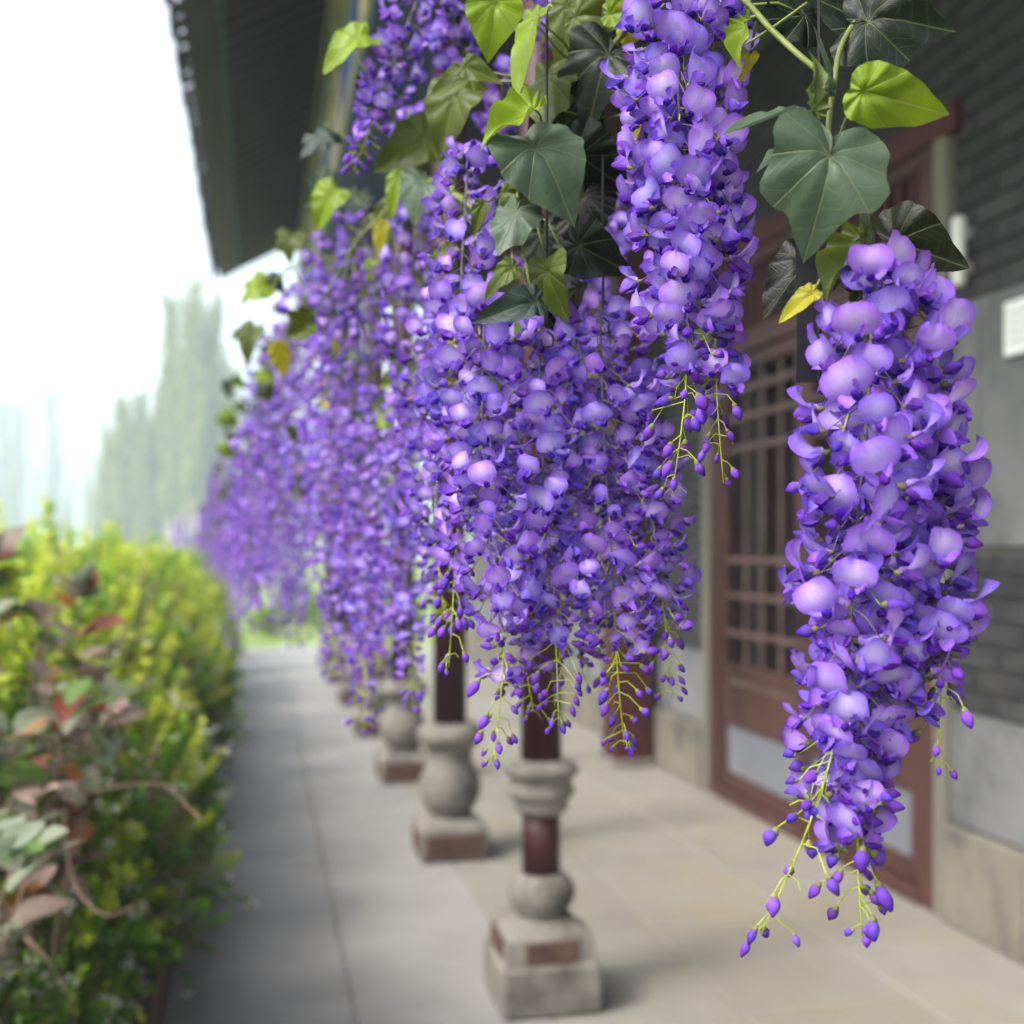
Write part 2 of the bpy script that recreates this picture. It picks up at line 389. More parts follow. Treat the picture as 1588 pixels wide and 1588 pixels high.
# red pillar against the wall
rp = thing('red_wall_pillar', 'square dark red timber pillar standing against the grey wall', 'pillar', (2.50, 7.75, 0))
m = MB(); m.box(-0.12, 0.16, -0.15, 0.15, 0.0, 4.84, 0.012); m.build('post', M['redwood'], rp)
m = MB(); m.box(-0.15, 0.17, -0.18, 0.18, 0.0, 0.05, 0.01); m.build('foot', M['stone'], rp)
# bracket under the ceiling near the pillar
m = MB(); m.box(1.1, 2.74, 7.66, 7.84, 3.5, 3.72, 0.02)
tag(m.build('tie_beam', M['redwood']), 'dark timber tie beam running from red pillar toward the columns', 'beam')

# ------------------------------------------------------------------ columns
CX = 0.92
def column_a():
    t = thing('veranda_column', 'maroon column on square stone block with a stone collar partway up', 'column', (CX, 3.75, 0), 'veranda columns')
    m = MB(); m.box(-0.165, 0.165, -0.165, 0.165, 0, 0.165, 0.012); m.build('plinth_block', M['stone'], t)
    m = MB()
    v = [(sx * w_, sy * w_, z) for z, w_ in ((0.164, 0.15), (0.24, 0.14), (0.285, 0.095)) for sx, sy in ((-1, -1), (1, -1), (1, 1), (-1, 1))]
    f = [(i * 4 + q, i * 4 + (q + 1) % 4, i * 4 + 4 + (q + 1) % 4, i * 4 + 4 + q) for i in range(2) for q in range(4)] + [(8, 9, 10, 11)]
    m.add(v, f); cap = m.build('step_block', M['stone'], t)
    for a in range(4):
        m = MB(); m.box(-0.085, 0.085, -0.153, -0.12, 0.168, 0.236, 0.003); o = m.build('inset_panel', M['red_stone'], cap); o.rotation_euler.z = a * PI / 2
    m = MB(); m.lathe([(0.075, 0.28), (0.085, 0.30), (0.108, 0.335), (0.114, 0.365), (0.104, 0.395), (0.085, 0.415), (0.07, 0.425)]); m.build('drum_stone', M['stone'], t, True)
    m = MB(); m.lathe([(0.064, 0.42), (0.062, 0.64)]); m.build('lower_shaft', M['shaft'], t, True)
    m = MB(); m.lathe([(0.07, 0.62), (0.085, 0.63), (0.092, 0.65), (0.088, 0.668), (0.108, 0.68), (0.112, 0.70), (0.104, 0.715), (0.098, 0.74), (0.122, 0.752), (0.126, 0.772), (0.115, 0.785), (0.085, 0.795), (0.068, 0.80)]); m.build('collar', M['stone'], t, True)
    m = MB(); m.lathe([(0.068, 0.79), (0.066, 2.5), (0.064, 4.21)]); m.build('shaft', M['shaft'], t, True)
    return t
def column_b():
    t = thing('veranda_column', 'x', 'column', (CX, 5.63, 0), 'veranda columns')
    m = MB(); m.box(-0.165, 0.165, -0.165, 0.165, 0, 0.15, 0.012); pb = m.build('plinth_block', M['stone'], t)
    for a in range(4):
        m = MB(); m.box(-0.135, 0.135, -0.169, -0.14, 0.022, 0.13, 0.003); o = m.build('inset_panel', M['red_stone'], pb); o.rotation_euler.z = a * PI / 2
    m = MB()
    v = [(sx * w_, sy * w_, z) for z, w_ in ((0.151, 0.162), (0.195, 0.11)) for sx, sy in ((-1, -1), (1, -1), (1, 1), (-1, 1))]
    m.add(v, [(q, (q + 1) % 4, 4 + (q + 1) % 4, 4 + q) for q in range(4)] + [(4, 5, 6, 7)]); m.build('step_block', M['stone'], t)
    m = MB(); m.lathe([(0.09, 0.19), (0.10, 0.21), (0.135, 0.26), (0.152, 0.32), (0.15, 0.36), (0.132, 0.41), (0.112, 0.45), (0.105, 0.48), (0.112, 0.52), (0.135, 0.545), (0.155, 0.56), (0.16, 0.59), (0.152, 0.62), (0.12, 0.64), (0.09, 0.645)]); m.build('vase_stone', M['stone'], t, True)
    m = MB(); m.lathe([(0.082, 0.64), (0.08, 2.5), (0.076, 4.21)]); m.build('shaft', M['shaft'], t, True)
    return t
column_a()
cb = column_b()
ordn = ['next behind the collared one', 'second behind the collared one', 'third behind the collared one', 'fourth behind the collared one', 'fifth behind the collared one', 'last before the roof end']
for i in range(6):
    o = cb if i == 0 else dup(cb)
    o.location = (CX, 5.63 + 1.885 * i, 0)
    o['label'] = 'maroon column on a vase shaped stone base, ' + ordn[i]

# ------------------------------------------------------------------ eave roof and painted beam
Y0, Y1 = -1.5, 16.4
roof = thing('eave_roof', 'dark tiled roof eave with close set rafters overhanging the path', 'roof', (0, 0, 0))
XE, ZE = -0.54, 5.18
def zs(x): return ZE + (x - XE) * 0.55
m = MB()
v = []
for x, z in ((XE + 0.02, zs(XE) + 0.075), (3.3, zs(3.3) + 0.06), (3.3, zs(3.3) + 0.2), (XE + 0.02, zs(XE) + 0.12)):
    v += [(x, Y0, z), (x, Y1, z)]
m.add(v, [(0, 1, 3, 2), (2, 3, 5, 4), (4, 5, 7, 6), (6, 7, 1, 0), (0, 2, 4, 6), (1, 7, 5, 3)])
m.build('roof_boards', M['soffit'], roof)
m = MB()
v = []
for x, z in ((XE + 0.03, zs(XE) + 0.0), (XE + 0.25, zs(XE + 0.25) - 0.02), (XE + 0.25, zs(XE + 0.25) + 0.06), (XE + 0.03, zs(XE) + 0.07)):
    v += [(x, Y0, z), (x, Y1 + 0.02, z)]
m.add(v, [(0, 1, 3, 2), (2, 3, 5, 4), (4, 5, 7, 6), (6, 7, 1, 0), (0, 2, 4, 6), (1, 7, 5, 3)])
m.build('fascia_board', M['fascia'], roof)
rm = MB()
v = []
for x, z in ((XE + 0.27, zs(XE + 0.27) - 0.05), (0.75, zs(0.75) - 0.05), (0.75, zs(0.75) + 0.05), (XE + 0.27, zs(XE + 0.27) + 0.05)):
    v += [(x, -0.045, z), (x, 0.045, z)]
rm.add(v, [(0, 1, 3, 2), (2, 3, 5, 4), (4, 5, 7, 6), (6, 7, 1, 0), (0, 2, 4, 6), (1, 7, 5, 3)])
rmesh = rm.mesh('rafter', M['rafter'])
tm_ = MB(); xx = XE + 0.268; tm_.box(xx - 0.008, xx + 0.03, -0.047, 0.047, zs(xx) - 0.052, zs(xx) + 0.052, 0.004); tmesh = tm_.mesh('rafter_cap', M['teal'])
tl = MB()
# drip tile: an arched cover tile with a rounded end face hanging below the edge
seg = 8; pr = []
for q in range(seg + 1):
    a = PI * q / seg; pr.append((math.cos(a), math.sin(a)))
v = []
for x in (XE - 0.06, XE + 0.45):
    for (ca, sa) in pr: v.append((x, ca * 0.075, zs(x) + 0.105 + sa * 0.065))
f = [(q, q + 1, seg + 2 + q, seg + 1 + q) for q in range(seg)]
tl.add(v, f)
disc = [(XE - 0.065, 0.078 * math.cos(2 * PI * q / 10), zs(XE) + 0.085 + 0.085 * math.sin(2 * PI * q / 10)) for q in range(10)]
tl.add(disc + [(x + 0.02, y, z) for x, y, z in disc], [tuple(range(10)), tuple(reversed(range(10, 20)))] + [(q, 10 + q, 10 + (q + 1) % 10, (q + 1) % 10) for q in range(10)])
tlmesh = tl.mesh('drip_tile', M['tile'])
pn = MB(); pn.add([(XE - 0.05, -0.10, zs(XE) + 0.10), (XE - 0.05, 0.10, zs(XE) + 0.10), (XE - 0.05, 0.07, zs(XE) + 0.02), (XE - 0.05, 0, zs(XE) - 0.035), (XE - 0.05, -0.07, zs(XE) + 0.02),
                   (XE - 0.03, -0.10, zs(XE) + 0.10), (XE - 0.03, 0.10, zs(XE) + 0.10), (XE - 0.03, 0.07, zs(XE) + 0.02), (XE - 0.03, 0, zs(XE) - 0.035), (XE - 0.03, -0.07, zs(XE) + 0.02)],
                  [(0, 1, 2, 3, 4), (9, 8, 7, 6, 5)] + [(q, 5 + q, 5 + (q + 1) % 5, (q + 1) % 5) for q in range(5)])
pnmesh = pn.mesh('pan_tile', M['tile'])
yy = 0.6; q = 0
while yy < Y1 - 0.1:
    o = obj('rafter', rmesh, roof, (0, yy, 0)); obj('rafter_cap', tmesh, o)
    yy += 0.24
yy = 3.0
while yy < Y1:
    obj('drip_tile', tlmesh, roof, (rng.uniform(-0.02, 0.02), yy, rng.uniform(-0.01, 0.01)))
    obj('pan_tile', pnmesh, roof, (rng.uniform(-0.02, 0.02), yy + 0.13, rng.uniform(-0.01, 0.01)))
    yy += 0.26
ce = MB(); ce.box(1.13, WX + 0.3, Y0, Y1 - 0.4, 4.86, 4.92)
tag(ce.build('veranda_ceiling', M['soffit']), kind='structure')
beam = thing('painted_beam', 'blue painted beam with gold outlines under the dark eave', 'beam', (0.55, 0, 0))
m = MB(); m.box(0, 0.5, Y0, Y1 - 0.3, 4.20, 4.84, 0.012); lowb = m.build('lower_beam', M['bluegrey'], beam)
m = MB(); m.box(0.06, 0.5, Y0, Y1 - 0.3, 4.841, 5.10); m.build('frieze_board', M['bluegrey'], beam)
m = MB(); m.box(0, 0.5, Y0, Y1 - 0.3, 5.101, 5.72, 0.012); uppb = m.build('upper_beam', M['bluegrey'], beam)
yy = 0.5; q = 0
L = [1.9, 0.55, 2.6, 0.55]
while yy < Y1 - 1.2:
    l = L[q % 4]; e = min(yy + l, Y1 - 0.4)
    for (z0, z1, par) in ((4.23, 4.81, lowb), (5.13, 5.69, uppb)):
        m = MB(); m.box(-0.012, 0.005, yy + 0.11, e - 0.11, z0 + 0.07, z1 - 0.07, 0.003); m.build('painted_panel', M['blue'], par)
        m = MB()
        m.box(-0.02, 0.002, yy + 0.05, yy + 0.10, z0, z1, 0.003); m.box(-0.02, 0.002, e - 0.10, e - 0.05, z0, z1, 0.003)
        m.box(-0.02, 0.002, yy + 0.101, e - 0.101, z0, z0 + 0.03, 0.003); m.box(-0.02, 0.002, yy + 0.101, e - 0.101, z1 - 0.03, z1, 0.003)
        m.build('gold_border', M['gold'], par)
    m = MB(); m.box(0.05, 0.45, yy + 0.10, e - 0.10, 4.192, 4.205); m.build('painted_panel', M['blue'], lowb)
    m = MB(); m.box(0.045, 0.07, yy + 0.04, e - 0.04, 4.85, 5.09); m.build('frieze_panel', M['blue'], beam)
    yy = e; q += 1

# ------------------------------------------------------------------ wisteria flower meshes
LAV = rgb(170, 138, 229); PALE = rgb(210, 194, 236); VIO = rgb(130, 84, 210); DEEP = rgb(82, 34, 160); YEL = rgb(214, 204, 140); GRN = rgb(150, 164, 70); MAUVE = rgb(120, 88, 120)
def banner(mb, r, W=1.0, H=0.92, nu=6, nv=6, ph0=25, ph1=112, cup=0.16, shade=0.0):
    v = []; c = []; ph0 += r.uniform(-8, 8); ph1 += r.uniform(-22, 22); cup += r.uniform(-0.22, 0.12); wav = r.uniform(0, 6.28); skew = r.uniform(-0.12, 0.12)
    y = z = 0.0
    for jv in range(nv + 1):
        t = jv / nv
        if jv:
            a = math.radians(ph0 + (ph1 - ph0) * (t - 0.5 / nv)); y += math.cos(a) * H / nv; z += math.sin(a) * H / nv
        hw = 0.5 * W * math.sqrt(max(0.0, 1 - ((t - 0.54) / 0.56) ** 2)) if t > 0.02 else 0.10 * W
        hw = max(hw, 0.07 * W)
        for iu in range(nu + 1):
            u = -1 + 2 * iu / nu
            tt = t
            off = cup * u * u * W * (0.4 + 0.6 * t) + 0.045 * t * math.sin(u * 6 + t * 4 + wav)
            zz = z - (0.05 * (1 - abs(u)) if jv == nv else 0) - 0.06 * u * u * (t > 0.9)
            v.append((u * hw + skew * t * t, y + off, zz))
            rr = math.hypot(u * 0.8, (t - 0.46) * 1.45)
            col = mixc(PALE, LAV, max(0, min(1, (rr - 0.12) * 1.9))); col = mixc(col, VIO, max(0, min(1, (rr - 0.55) * 2.2)))
            if t < 0.18 and abs(u) < 0.7: col = mixc(YEL, col, t / 0.18)
            c.append(mixc(col, VIO, shade))
    f = [(a * (nu + 1) + i, a * (nu + 1) + i + 1, (a + 1) * (nu + 1) + i + 1, (a + 1) * (nu + 1) + i) for a in range(nv) for i in range(nu)]
    mb.add(v, f, c)
def wing(mb, r, side, L=0.62, W=0.30, n=5):
    v = []; c = []; sp = r.uniform(0.05, 0.30); dr = r.uniform(-0.5, 0.25); tw = r.uniform(0.2, 0.9)
    for i in range(n + 1):
        t = i / n; hw = W * 0.5 * (math.sin(PI * min(1, 0.12 + t * 0.86)) ** 0.7) + 0.02
        y = t * L * 0.95; z = dr * t * t * L + 0.05; x = side * (0.06 + sp * math.sin(t * 2.2) )
        for kx, q in enumerate((-1, 0, 1)):
            v.append((x + side * q * hw * math.sin(tw) - side * 0.05 * abs(q), y, z + q * hw * math.cos(tw) ))
            col = mixc(LAV, VIO, min(1, t * 1.1)); col = mixc(col, DEEP, max(0, t - 0.6) * 0.9)
            if t < 0.2: col = mixc(PALE, col, t / 0.2)
            c.append(col)
    f = [(i * 3 + q, i * 3 + q + 1, i * 3 + 4 + q, i * 3 + 3 + q) for i in range(n) for q in (0, 1)]
    mb.add(v, f, c)
def blob(mb, p0, p1, rads, n, cols, bend=0.0):
    p0, p1 = Vector(p0), Vector(p1); m = len(rads); v = []; c = []
    ax = (p1 - p0).normalized(); a = ax.orthogonal().normalized(); bb = ax.cross(a)
    for i, r in enumerate(rads):
        t = i / (m - 1); p = p0.lerp(p1, t) + Vector((0, 0, bend * math.sin(PI * t)))
        for q in range(n):
            an = 2 * PI * q / n; v.append(p + (a * math.cos(an) + bb * math.sin(an)) * r); c.append(mixc(cols[0], cols[1], t) if len(cols) == 2 else (mixc(cols[0], cols[1], t * 2) if t < .5 else mixc(cols[1], cols[2], t * 2 - 1)))
    f = [(i * n + q, i * n + (q + 1) % n, (i + 1) * n + (q + 1) % n, (i + 1) * n + q) for i in range(m - 1) for q in range(n)]
    f += [tuple(reversed(range(n))), tuple(range((m - 1) * n, m * n))]
    mb.add(v, f, c)
def keel(mb, r): blob(mb, (0, 0.02, -0.02), (0, 0.50, r.uniform(-0.16, 0.02)), [0.04, 0.09, 0.115, 0.09, 0.03], 6, (VIO, DEEP, DEEP), -0.05)
def calyx(mb): blob(mb, (0, -0.13, -0.02), (0, 0.07, 0.0), [0.03, 0.085, 0.10], 6, (GRN, MAUVE))
FL = []; FLW = []; FLK = []; FULL = []
for q in range(8):
    r = random.Random(100 + q); W = r.uniform(0.9, 1.12)
    m = MB(); banner(m, r, W=W, shade=r.choice((0, 0, 0.15, 0.35))); calyx(m); FL.append(m.mesh('flower', M['petal'], True))
    for s in (-1, 1):
        m = MB(); wing(m, r, s); FLW.append(m.mesh('wing_petal', M['petal'], True))
    m = MB(); keel(m, r); FLK.append(m.mesh('keel', M['petal'], True))
for q in range(12):
    r = random.Random(200 + q); m = MB(); st = q % 4
    W = r.uniform(0.88, 1.1) if st else r.uniform(0.6, 0.75)
    banner(m, r, W=W, nu=4, nv=5, ph1=112 if st else 70, shade=r.choice((0, 0, 0.2, 0.4)) if st else 0.5); calyx(m); wing(m, r, -1, n=4); wing(m, r, 1, n=4); keel(m, r)
    FULL.append(m.mesh('flower', M['petal'], True))
BUD = []
for q in range(4):
    r = random.Random(300 + q); m = MB()
    blob(m, (0, 0.0, 0), (0, r.uniform(0.40, 0.62), r.uniform(-0.08, 0.02)), [0.05, 0.12, 0.165, 0.15, 0.10, 0.03], 7, (mixc(VIO, MAUVE, 0.4), mixc(VIO, DEEP, r.uniform(0, 0.7)), DEEP), r.uniform(-0.05, 0.06))
    blob(m, (0, -0.08, 0), (0, 0.09, 0), [0.03, 0.09, 0.11], 6, (GRN, mixc(GRN, MAUVE, 0.6)))
    BUD.append(m.mesh('bud', M['petal'], True))

def spine_fn(pts):
    pts = [Vector(p) for p in pts]
    L = [0]
    for a, b_ in zip(pts, pts[1:]): L.append(L[-1] + (b_ - a).length)
    def at(t):
        s = max(0, min(1, t)) * L[-1]
        for i in range(len(pts) - 1):
            if s <= L[i + 1] or i == len(pts) - 2:
                u = (s - L[i]) / max(1e-9, L[i + 1] - L[i])
                p0 = pts[max(i - 1, 0)]; p1 = pts[i]; p2 = pts[i + 1]; p3 = pts[min(i + 2, len(pts) - 1)]
                return 0.5 * ((2 * p1) + (p2 - p0) * u + (2 * p0 - 5 * p1 + 4 * p2 - p3) * u * u + (3 * p1 - p0 - 3 * p2 + p3) * u ** 3)
    return at, L[-1]
def orient(face, roll, r):
    y = face.normalized(); z = Vector((0, 0, 1)) - y * y.z
    if z.length < 0.05: z = Vector((1, 0, 0)) - y * y.x
    z.normalize(); x = y.cross(z)
    return Matrix((x, y, z)).transposed().to_4x4() @ Matrix.Rotation(roll, 4, 'Y')
def prof(t, top=0.55):
    if t < 0.12: return top + (1 - top) * (t / 0.12)
    if t < 0.5: return 1.0
    return 1.0 - 0.62 * ((t - 0.5) / 0.5) ** 1.1

def layout(at, L, R, fs, n, bud, r, top=0.55):
    "flowers and buds of one raceme: (kind, matrix, attach point, size)"
    out = []; ga = r.uniform(0, 6)
    for i in range(n):
        t = ((i + r.uniform(-0.3, 0.3)) / n); t = max(0, t) ** 0.93 * bud
        ga += 2.39996 + r.uniform(-0.35, 0.35)
        c = at(t); rho = R * prof(t, top) * (r.uniform(0.82, 1.12) if r.random() < 0.64 else (r.uniform(0.3, 0.8) if r.random() < 0.75 else r.uniform(1.1, 1.32)))
        rad = Vector((math.cos(ga), math.sin(ga), 0))
        p = c + rad * max(0.004, rho - fs * 0.45) + Vector((0, 0, -0.25 * rho + r.uniform(-0.004, 0.004)))
        face = rad + Vector((r.uniform(-0.45, 0.45), r.uniform(-0.45, 0.45), r.uniform(-0.55, 0.25)))
        s = fs * r.uniform(0.72, 1.14) * (1.0 - 0.28 * max(0, (t - 0.55) / 0.45))
        young = t > bud * 0.86
        out.append(('bud' if (young and r.random() < 0.55) or r.random() < 0.07 else 'flower', Matrix.Translation(p) @ orient(face, r.uniform(-0.6, 0.6), r) @ Matrix.Scale(s, 4), at(max(0, t - 0.02)), s))
    t = bud
    while t < 0.995:
        for kx in range(r.choice((1, 2, 2, 3))):
            ga += 2.2 + r.uniform(-0.4, 0.4)
            left = (1 - t) / max(0.02, 1 - bud); rho = max(0.006, R * (0.20 + 0.32 * left) * r.uniform(0.5, 1.45))
            rad = Vector((math.cos(ga), math.sin(ga), 0)); p = at(t) + rad * rho + Vector((0, 0, -rho * r.uniform(-0.1, 0.9)))
            s = fs * (0.58 + 0.5 * left) * r.uniform(0.75, 1.15)
            out.append(('bud' if r.random() < 0.88 else 'stub', Matrix.Translation(p) @ orient(rad * 0.6 + Vector((r.uniform(-.2, .2), r.uniform(-.2, .2), -0.9)), r.uniform(-1, 1), r) @ Matrix.Scale(s, 4), at(t - 0.008), s))
        t += r.uniform(0.3, 0.8) * fs / L * 0.6
    return out
def stems(mb, at, L, lay, rs, r, o0, bud=0.85):
    k = max(8, int(L / 0.025)); kb = int(k * bud * 0.92)
    mb.tube([at(i / k) - o0 for i in range(kb + 1)], [rs * (1 - 0.6 * i / k) for i in range(kb + 1)], 5); mb.alt += list(range(len(mb.f)))
    mb.tube([at(i / k) - o0 for i in range(kb, k + 1)], [rs * (1 - 0.6 * i / k) for i in range(kb, k + 1)], 5)
    for kind, mt, a, s in lay:
        p = mt.translation; d = mt.to_3x3() @ Vector((0, -0.1, 0)); e = p + d
        mid = a.lerp(e, 0.55) + Vector((0, 0, r.uniform(-0.02, 0.3) * (e - a).length)) + Vector((r.uniform(-1, 1), r.uniform(-1, 1), 0)) * 0.12 * (e - a).length
        n0 = len(mb.f); mb.tube([a - o0, mid - o0, e - o0], [rs * 0.45, rs * 0.36, rs * 0.34], 3, cap=False)
        if kind == 'flower': mb.alt += list(range(n0, len(mb.f)))
nfl = 0
def raceme(label, pts, R, fs, n, bud=0.84, detail=1, seed=0, group='hanging wisteria racemes', top=0.55, name='wisteria_raceme'):
    global nfl
    r = random.Random(seed); pts = [P(*p) for p in pts]; at, L = spine_fn(pts); o0 = at(0)
    root = thing(name, label, 'flower', o0, group)
    lay = layout(at, L, R, fs, n, bud, r, top)
    sm = MB(); stems(sm, at, L, lay, 0.0009 + fs * 0.018, r, o0, bud); sm.build('stem', M['stem'], root, True)
    T = Matrix.Translation(-o0)
    for kind, mt, a, s in lay:
        if kind == 'stub': continue
        if kind == 'bud':
            o = obj('bud', BUD[r.randrange(4)], root); o.matrix_local = T @ mt
        elif detail == 2:
            q = r.randrange(8); o = obj('flower', FL[q], root); o.matrix_local = T @ mt
            obj('wing_petal', FLW[2 * q], o); obj('wing_petal', FLW[2 * q + 1], o); obj('keel', FLK[q], o)
        else:
            o = obj('flower', FULL[r.randrange(12)], root); o.matrix_local = T @ mt
        nfl += 1
    return root

# nearest raceme group, hanging beside the lattice door
g1 = 'long racemes hanging before the lattice door'
d = 0.85
raceme('long lavender raceme hanging before the lattice door, its bud tip bent left toward the floor', [(1355, 410, d), (1345, 640, d), (1325, 860, d), (1310, 1080, d), (1262, 1260, d), (1180, 1450, d)], 0.046, 0.032, 140, 0.80, 2, 11, g1, 0.5)
raceme('long lavender raceme hanging before the lattice door, its bud tip straight down', [(1400, 430, d + .03), (1400, 660, d + .03), (1385, 900, d + .03), (1355, 1120, d + .02), (1330, 1290, d), (1338, 1455, d)], 0.048, 0.032, 155, 0.86, 2, 12, g1, 0.5)
raceme('shorter lavender raceme with a sparse bud tip beside the brick wall', [(1400, 560, d + .02), (1430, 720, d + .02), (1445, 880, d + .02), (1460, 1030, d + .01), (1452, 1190, d)], 0.036, 0.031, 78, 0.78, 2, 13, g1, 0.4)
# upper raceme
g2 = 'racemes under the dark green leaves'
d = 0.98
raceme('thick violet raceme reaching the top, with a long green bud spray', [(1060, -60, d), (1052, 120, d), (1058, 300, d), (1066, 470, d), (1062, 620, d), (1042, 770, d)], 0.046, 0.030, 130, 0.80, 2, 21, g2, 0.8)
raceme('violet raceme with bud tip before lattice, joined to the thick one', [(1090, -20, d + .02), (1100, 160, d + .02), (1108, 330, d + .02), (1108, 480, d + .02), (1112, 620, d), (1122, 750, d)], 0.034, 0.029, 90, 0.80, 2, 22, g2, 0.8)
raceme('short violet raceme drooping left of the thick one', [(1010, 60, d + .04), (1008, 230, d + .04), (1016, 380, d + .04), (1020, 480, d + .04)], 0.026, 0.028, 45, 0.9, 1, 23, g2, 0.8)
# centre curtain
g3 = 'racemes of the dense centre curtain'
cur = [
 ('slender raceme starting high under the grey green leaf', [(728, 225, 1.16), (716, 420, 1.14), (712, 620, 1.12), (708, 830, 1.12), (696, 1035, 1.12)], 0.036, 0.0255, 120, 0.82, 0.6),
 ('raceme whose bud tip hangs lowest, left of the collared column', [(752, 470, 1.10), (748, 650, 1.09), (760, 850, 1.08), (780, 1020, 1.08), (764, 1182, 1.08)], 0.040, 0.0265, 110, 0.82, 0.7),
 ('raceme ending in pale green buds before the collared column', [(836, 500, 1.12), (840, 680, 1.11), (848, 860, 1.10), (862, 1000, 1.09), (866, 1125, 1.09)], 0.044, 0.0260, 115, 0.80, 0.8),
 ('raceme ending in buds before the red wall pillar', [(930, 480, 1.12), (936, 660, 1.11), (948, 860, 1.10), (956, 1020, 1.09), (968, 1155, 1.09)], 0.046, 0.0260, 125, 0.82, 0.8),
 ('raceme on the outer edge of the curtain toward the wall', [(985, 570, 1.13), (1000, 720, 1.12), (1018, 860, 1.11), (1032, 970, 1.10), (1042, 1082, 1.10)], 0.034, 0.0245, 85, 0.79, 0.6),
 ('inner raceme of the curtain with a thin green bud spray', [(795, 520, 1.19), (800, 700, 1.19), (806, 880, 1.19), (812, 1010, 1.18), (828, 1105, 1.18)], 0.044, 0.0250, 110, 0.88, 0.8),
 ('inner raceme of the curtain behind the pillar side tips', [(890, 510, 1.20), (895, 700, 1.20), (900, 880, 1.20), (905, 1010, 1.19), (900, 1060, 1.19)], 0.048, 0.0250, 120, 0.93, 0.8),
 ('inner raceme of the curtain toward the lattice door', [(960, 560, 1.22), (970, 720, 1.22), (985, 850, 1.22), (990, 960, 1.22)], 0.042, 0.0250, 85, 0.93, 0.7),
 ('pale raceme squeezed between curtain and the far row', [(680, 480, 1.26), (668, 640, 1.26), (672, 800, 1.26), (690, 960, 1.25)], 0.036, 0.0250, 80, 0.9, 0.6),
]
for q, (lab, pts, R, fs, nn, bud, tp) in enumerate(cur):
    raceme('violet ' + lab if not lab.startswith('pale') else lab, pts, R, fs, nn, bud, 1, 40 + q, g3, tp)
# racemes behind and to the left
g4 = 'racemes along the garland beside the path'
mid = [
 ('small raceme drooping left against the blue painted beam', [(665, -40, 1.42), (622, 60, 1.42), (592, 150, 1.42), (548, 265, 1.42)], 0.036, 0.0260, 70, 0.86),
 ('pale short raceme between lime leaves at the top of the garland', [(705, -40, 1.46), (704, 40, 1.46), (698, 150, 1.46)], 0.034, 0.0255, 45, 0.92),
 ('raceme beside the roof end, first of the upper tier', [(545, 330, 1.95), (520, 400, 1.95), (512, 500, 1.95), (505, 620, 1.95)], 0.044, 0.0260, 80, 0.86),
 ('upper tier raceme between beam and the slender raceme', [(648, 300, 1.62), (640, 400, 1.62), (636, 500, 1.62), (640, 650, 1.62), (650, 740, 1.62)], 0.042, 0.0260, 105, 0.92),
 ('lower tier raceme with its tip over the second vase base', [(585, 600, 1.85), (562, 760, 1.82), (560, 920, 1.80), (566, 1040, 1.80), (566, 1132, 1.80)], 0.042, 0.0255, 110, 0.90),
 ('lower tier raceme with pale bud tip beside the second column', [(640, 660, 1.72), (634, 800, 1.72), (632, 950, 1.70), (640, 1095, 1.70)], 0.040, 0.0250, 95, 0.88),
 ('lower tier raceme beside the path, left of the lowest tip', [(515, 640, 2.10), (512, 760, 2.10), (512, 900, 2.10), (520, 1052, 2.10)], 0.046, 0.0255, 100, 0.9),
 ('small raceme peeping between dark leaf and thick raceme', [(962, 260, 1.45), (960, 330, 1.45), (955, 400, 1.45)], 0.028, 0.0250, 32, 0.95),
 ('raceme half hidden behind the hanging wires', [(862, 350, 1.40), (858, 420, 1.40), (866, 520, 1.40)], 0.040, 0.0250, 45, 0.97),
 ('raceme tucked under the dark leaf behind the wires', [(925, 400, 1.36), (930, 470, 1.36), (925, 560, 1.36)], 0.034, 0.0250, 38, 0.97),
 ('small raceme above the slender one, among lime leaves', [(780, 110, 1.5), (778, 160, 1.5), (770, 230, 1.5)], 0.032, 0.0250, 32, 0.95),
 ('little raceme beside the small grey leaf of the garland', [(632, 170, 1.7), (640, 200, 1.7), (648, 240, 1.7)], 0.030, 0.0255, 22, 0.97),
 ('lower tier raceme filling behind the slender raceme', [(600, 640, 2.0), (604, 780, 2.0), (606, 900, 2.0), (602, 1010, 2.0)], 0.046, 0.0255, 85, 0.93),
 ('upper tier raceme behind the beam side raceme', [(590, 350, 2.0), (580, 450, 2.0), (575, 560, 2.0), (575, 640, 2.0)], 0.040, 0.0255, 60, 0.93),
 ('lavender raceme at top between lime leaf and thick raceme', [(985, -40, 1.3), (975, 0, 1.3), (960, 35, 1.3)], 0.03, 0.0250, 24, 0.97),
 ('lavender raceme at the top behind the folded lime leaf', [(850, -40, 1.5), (848, 0, 1.5), (840, 60, 1.5)], 0.034, 0.0250, 28, 0.97),
]
for q, (lab, pts, R, fs, nn, bud) in enumerate(mid):
    raceme(lab, pts, R, fs, nn, bud, 1, 70 + q, g4, 0.6)

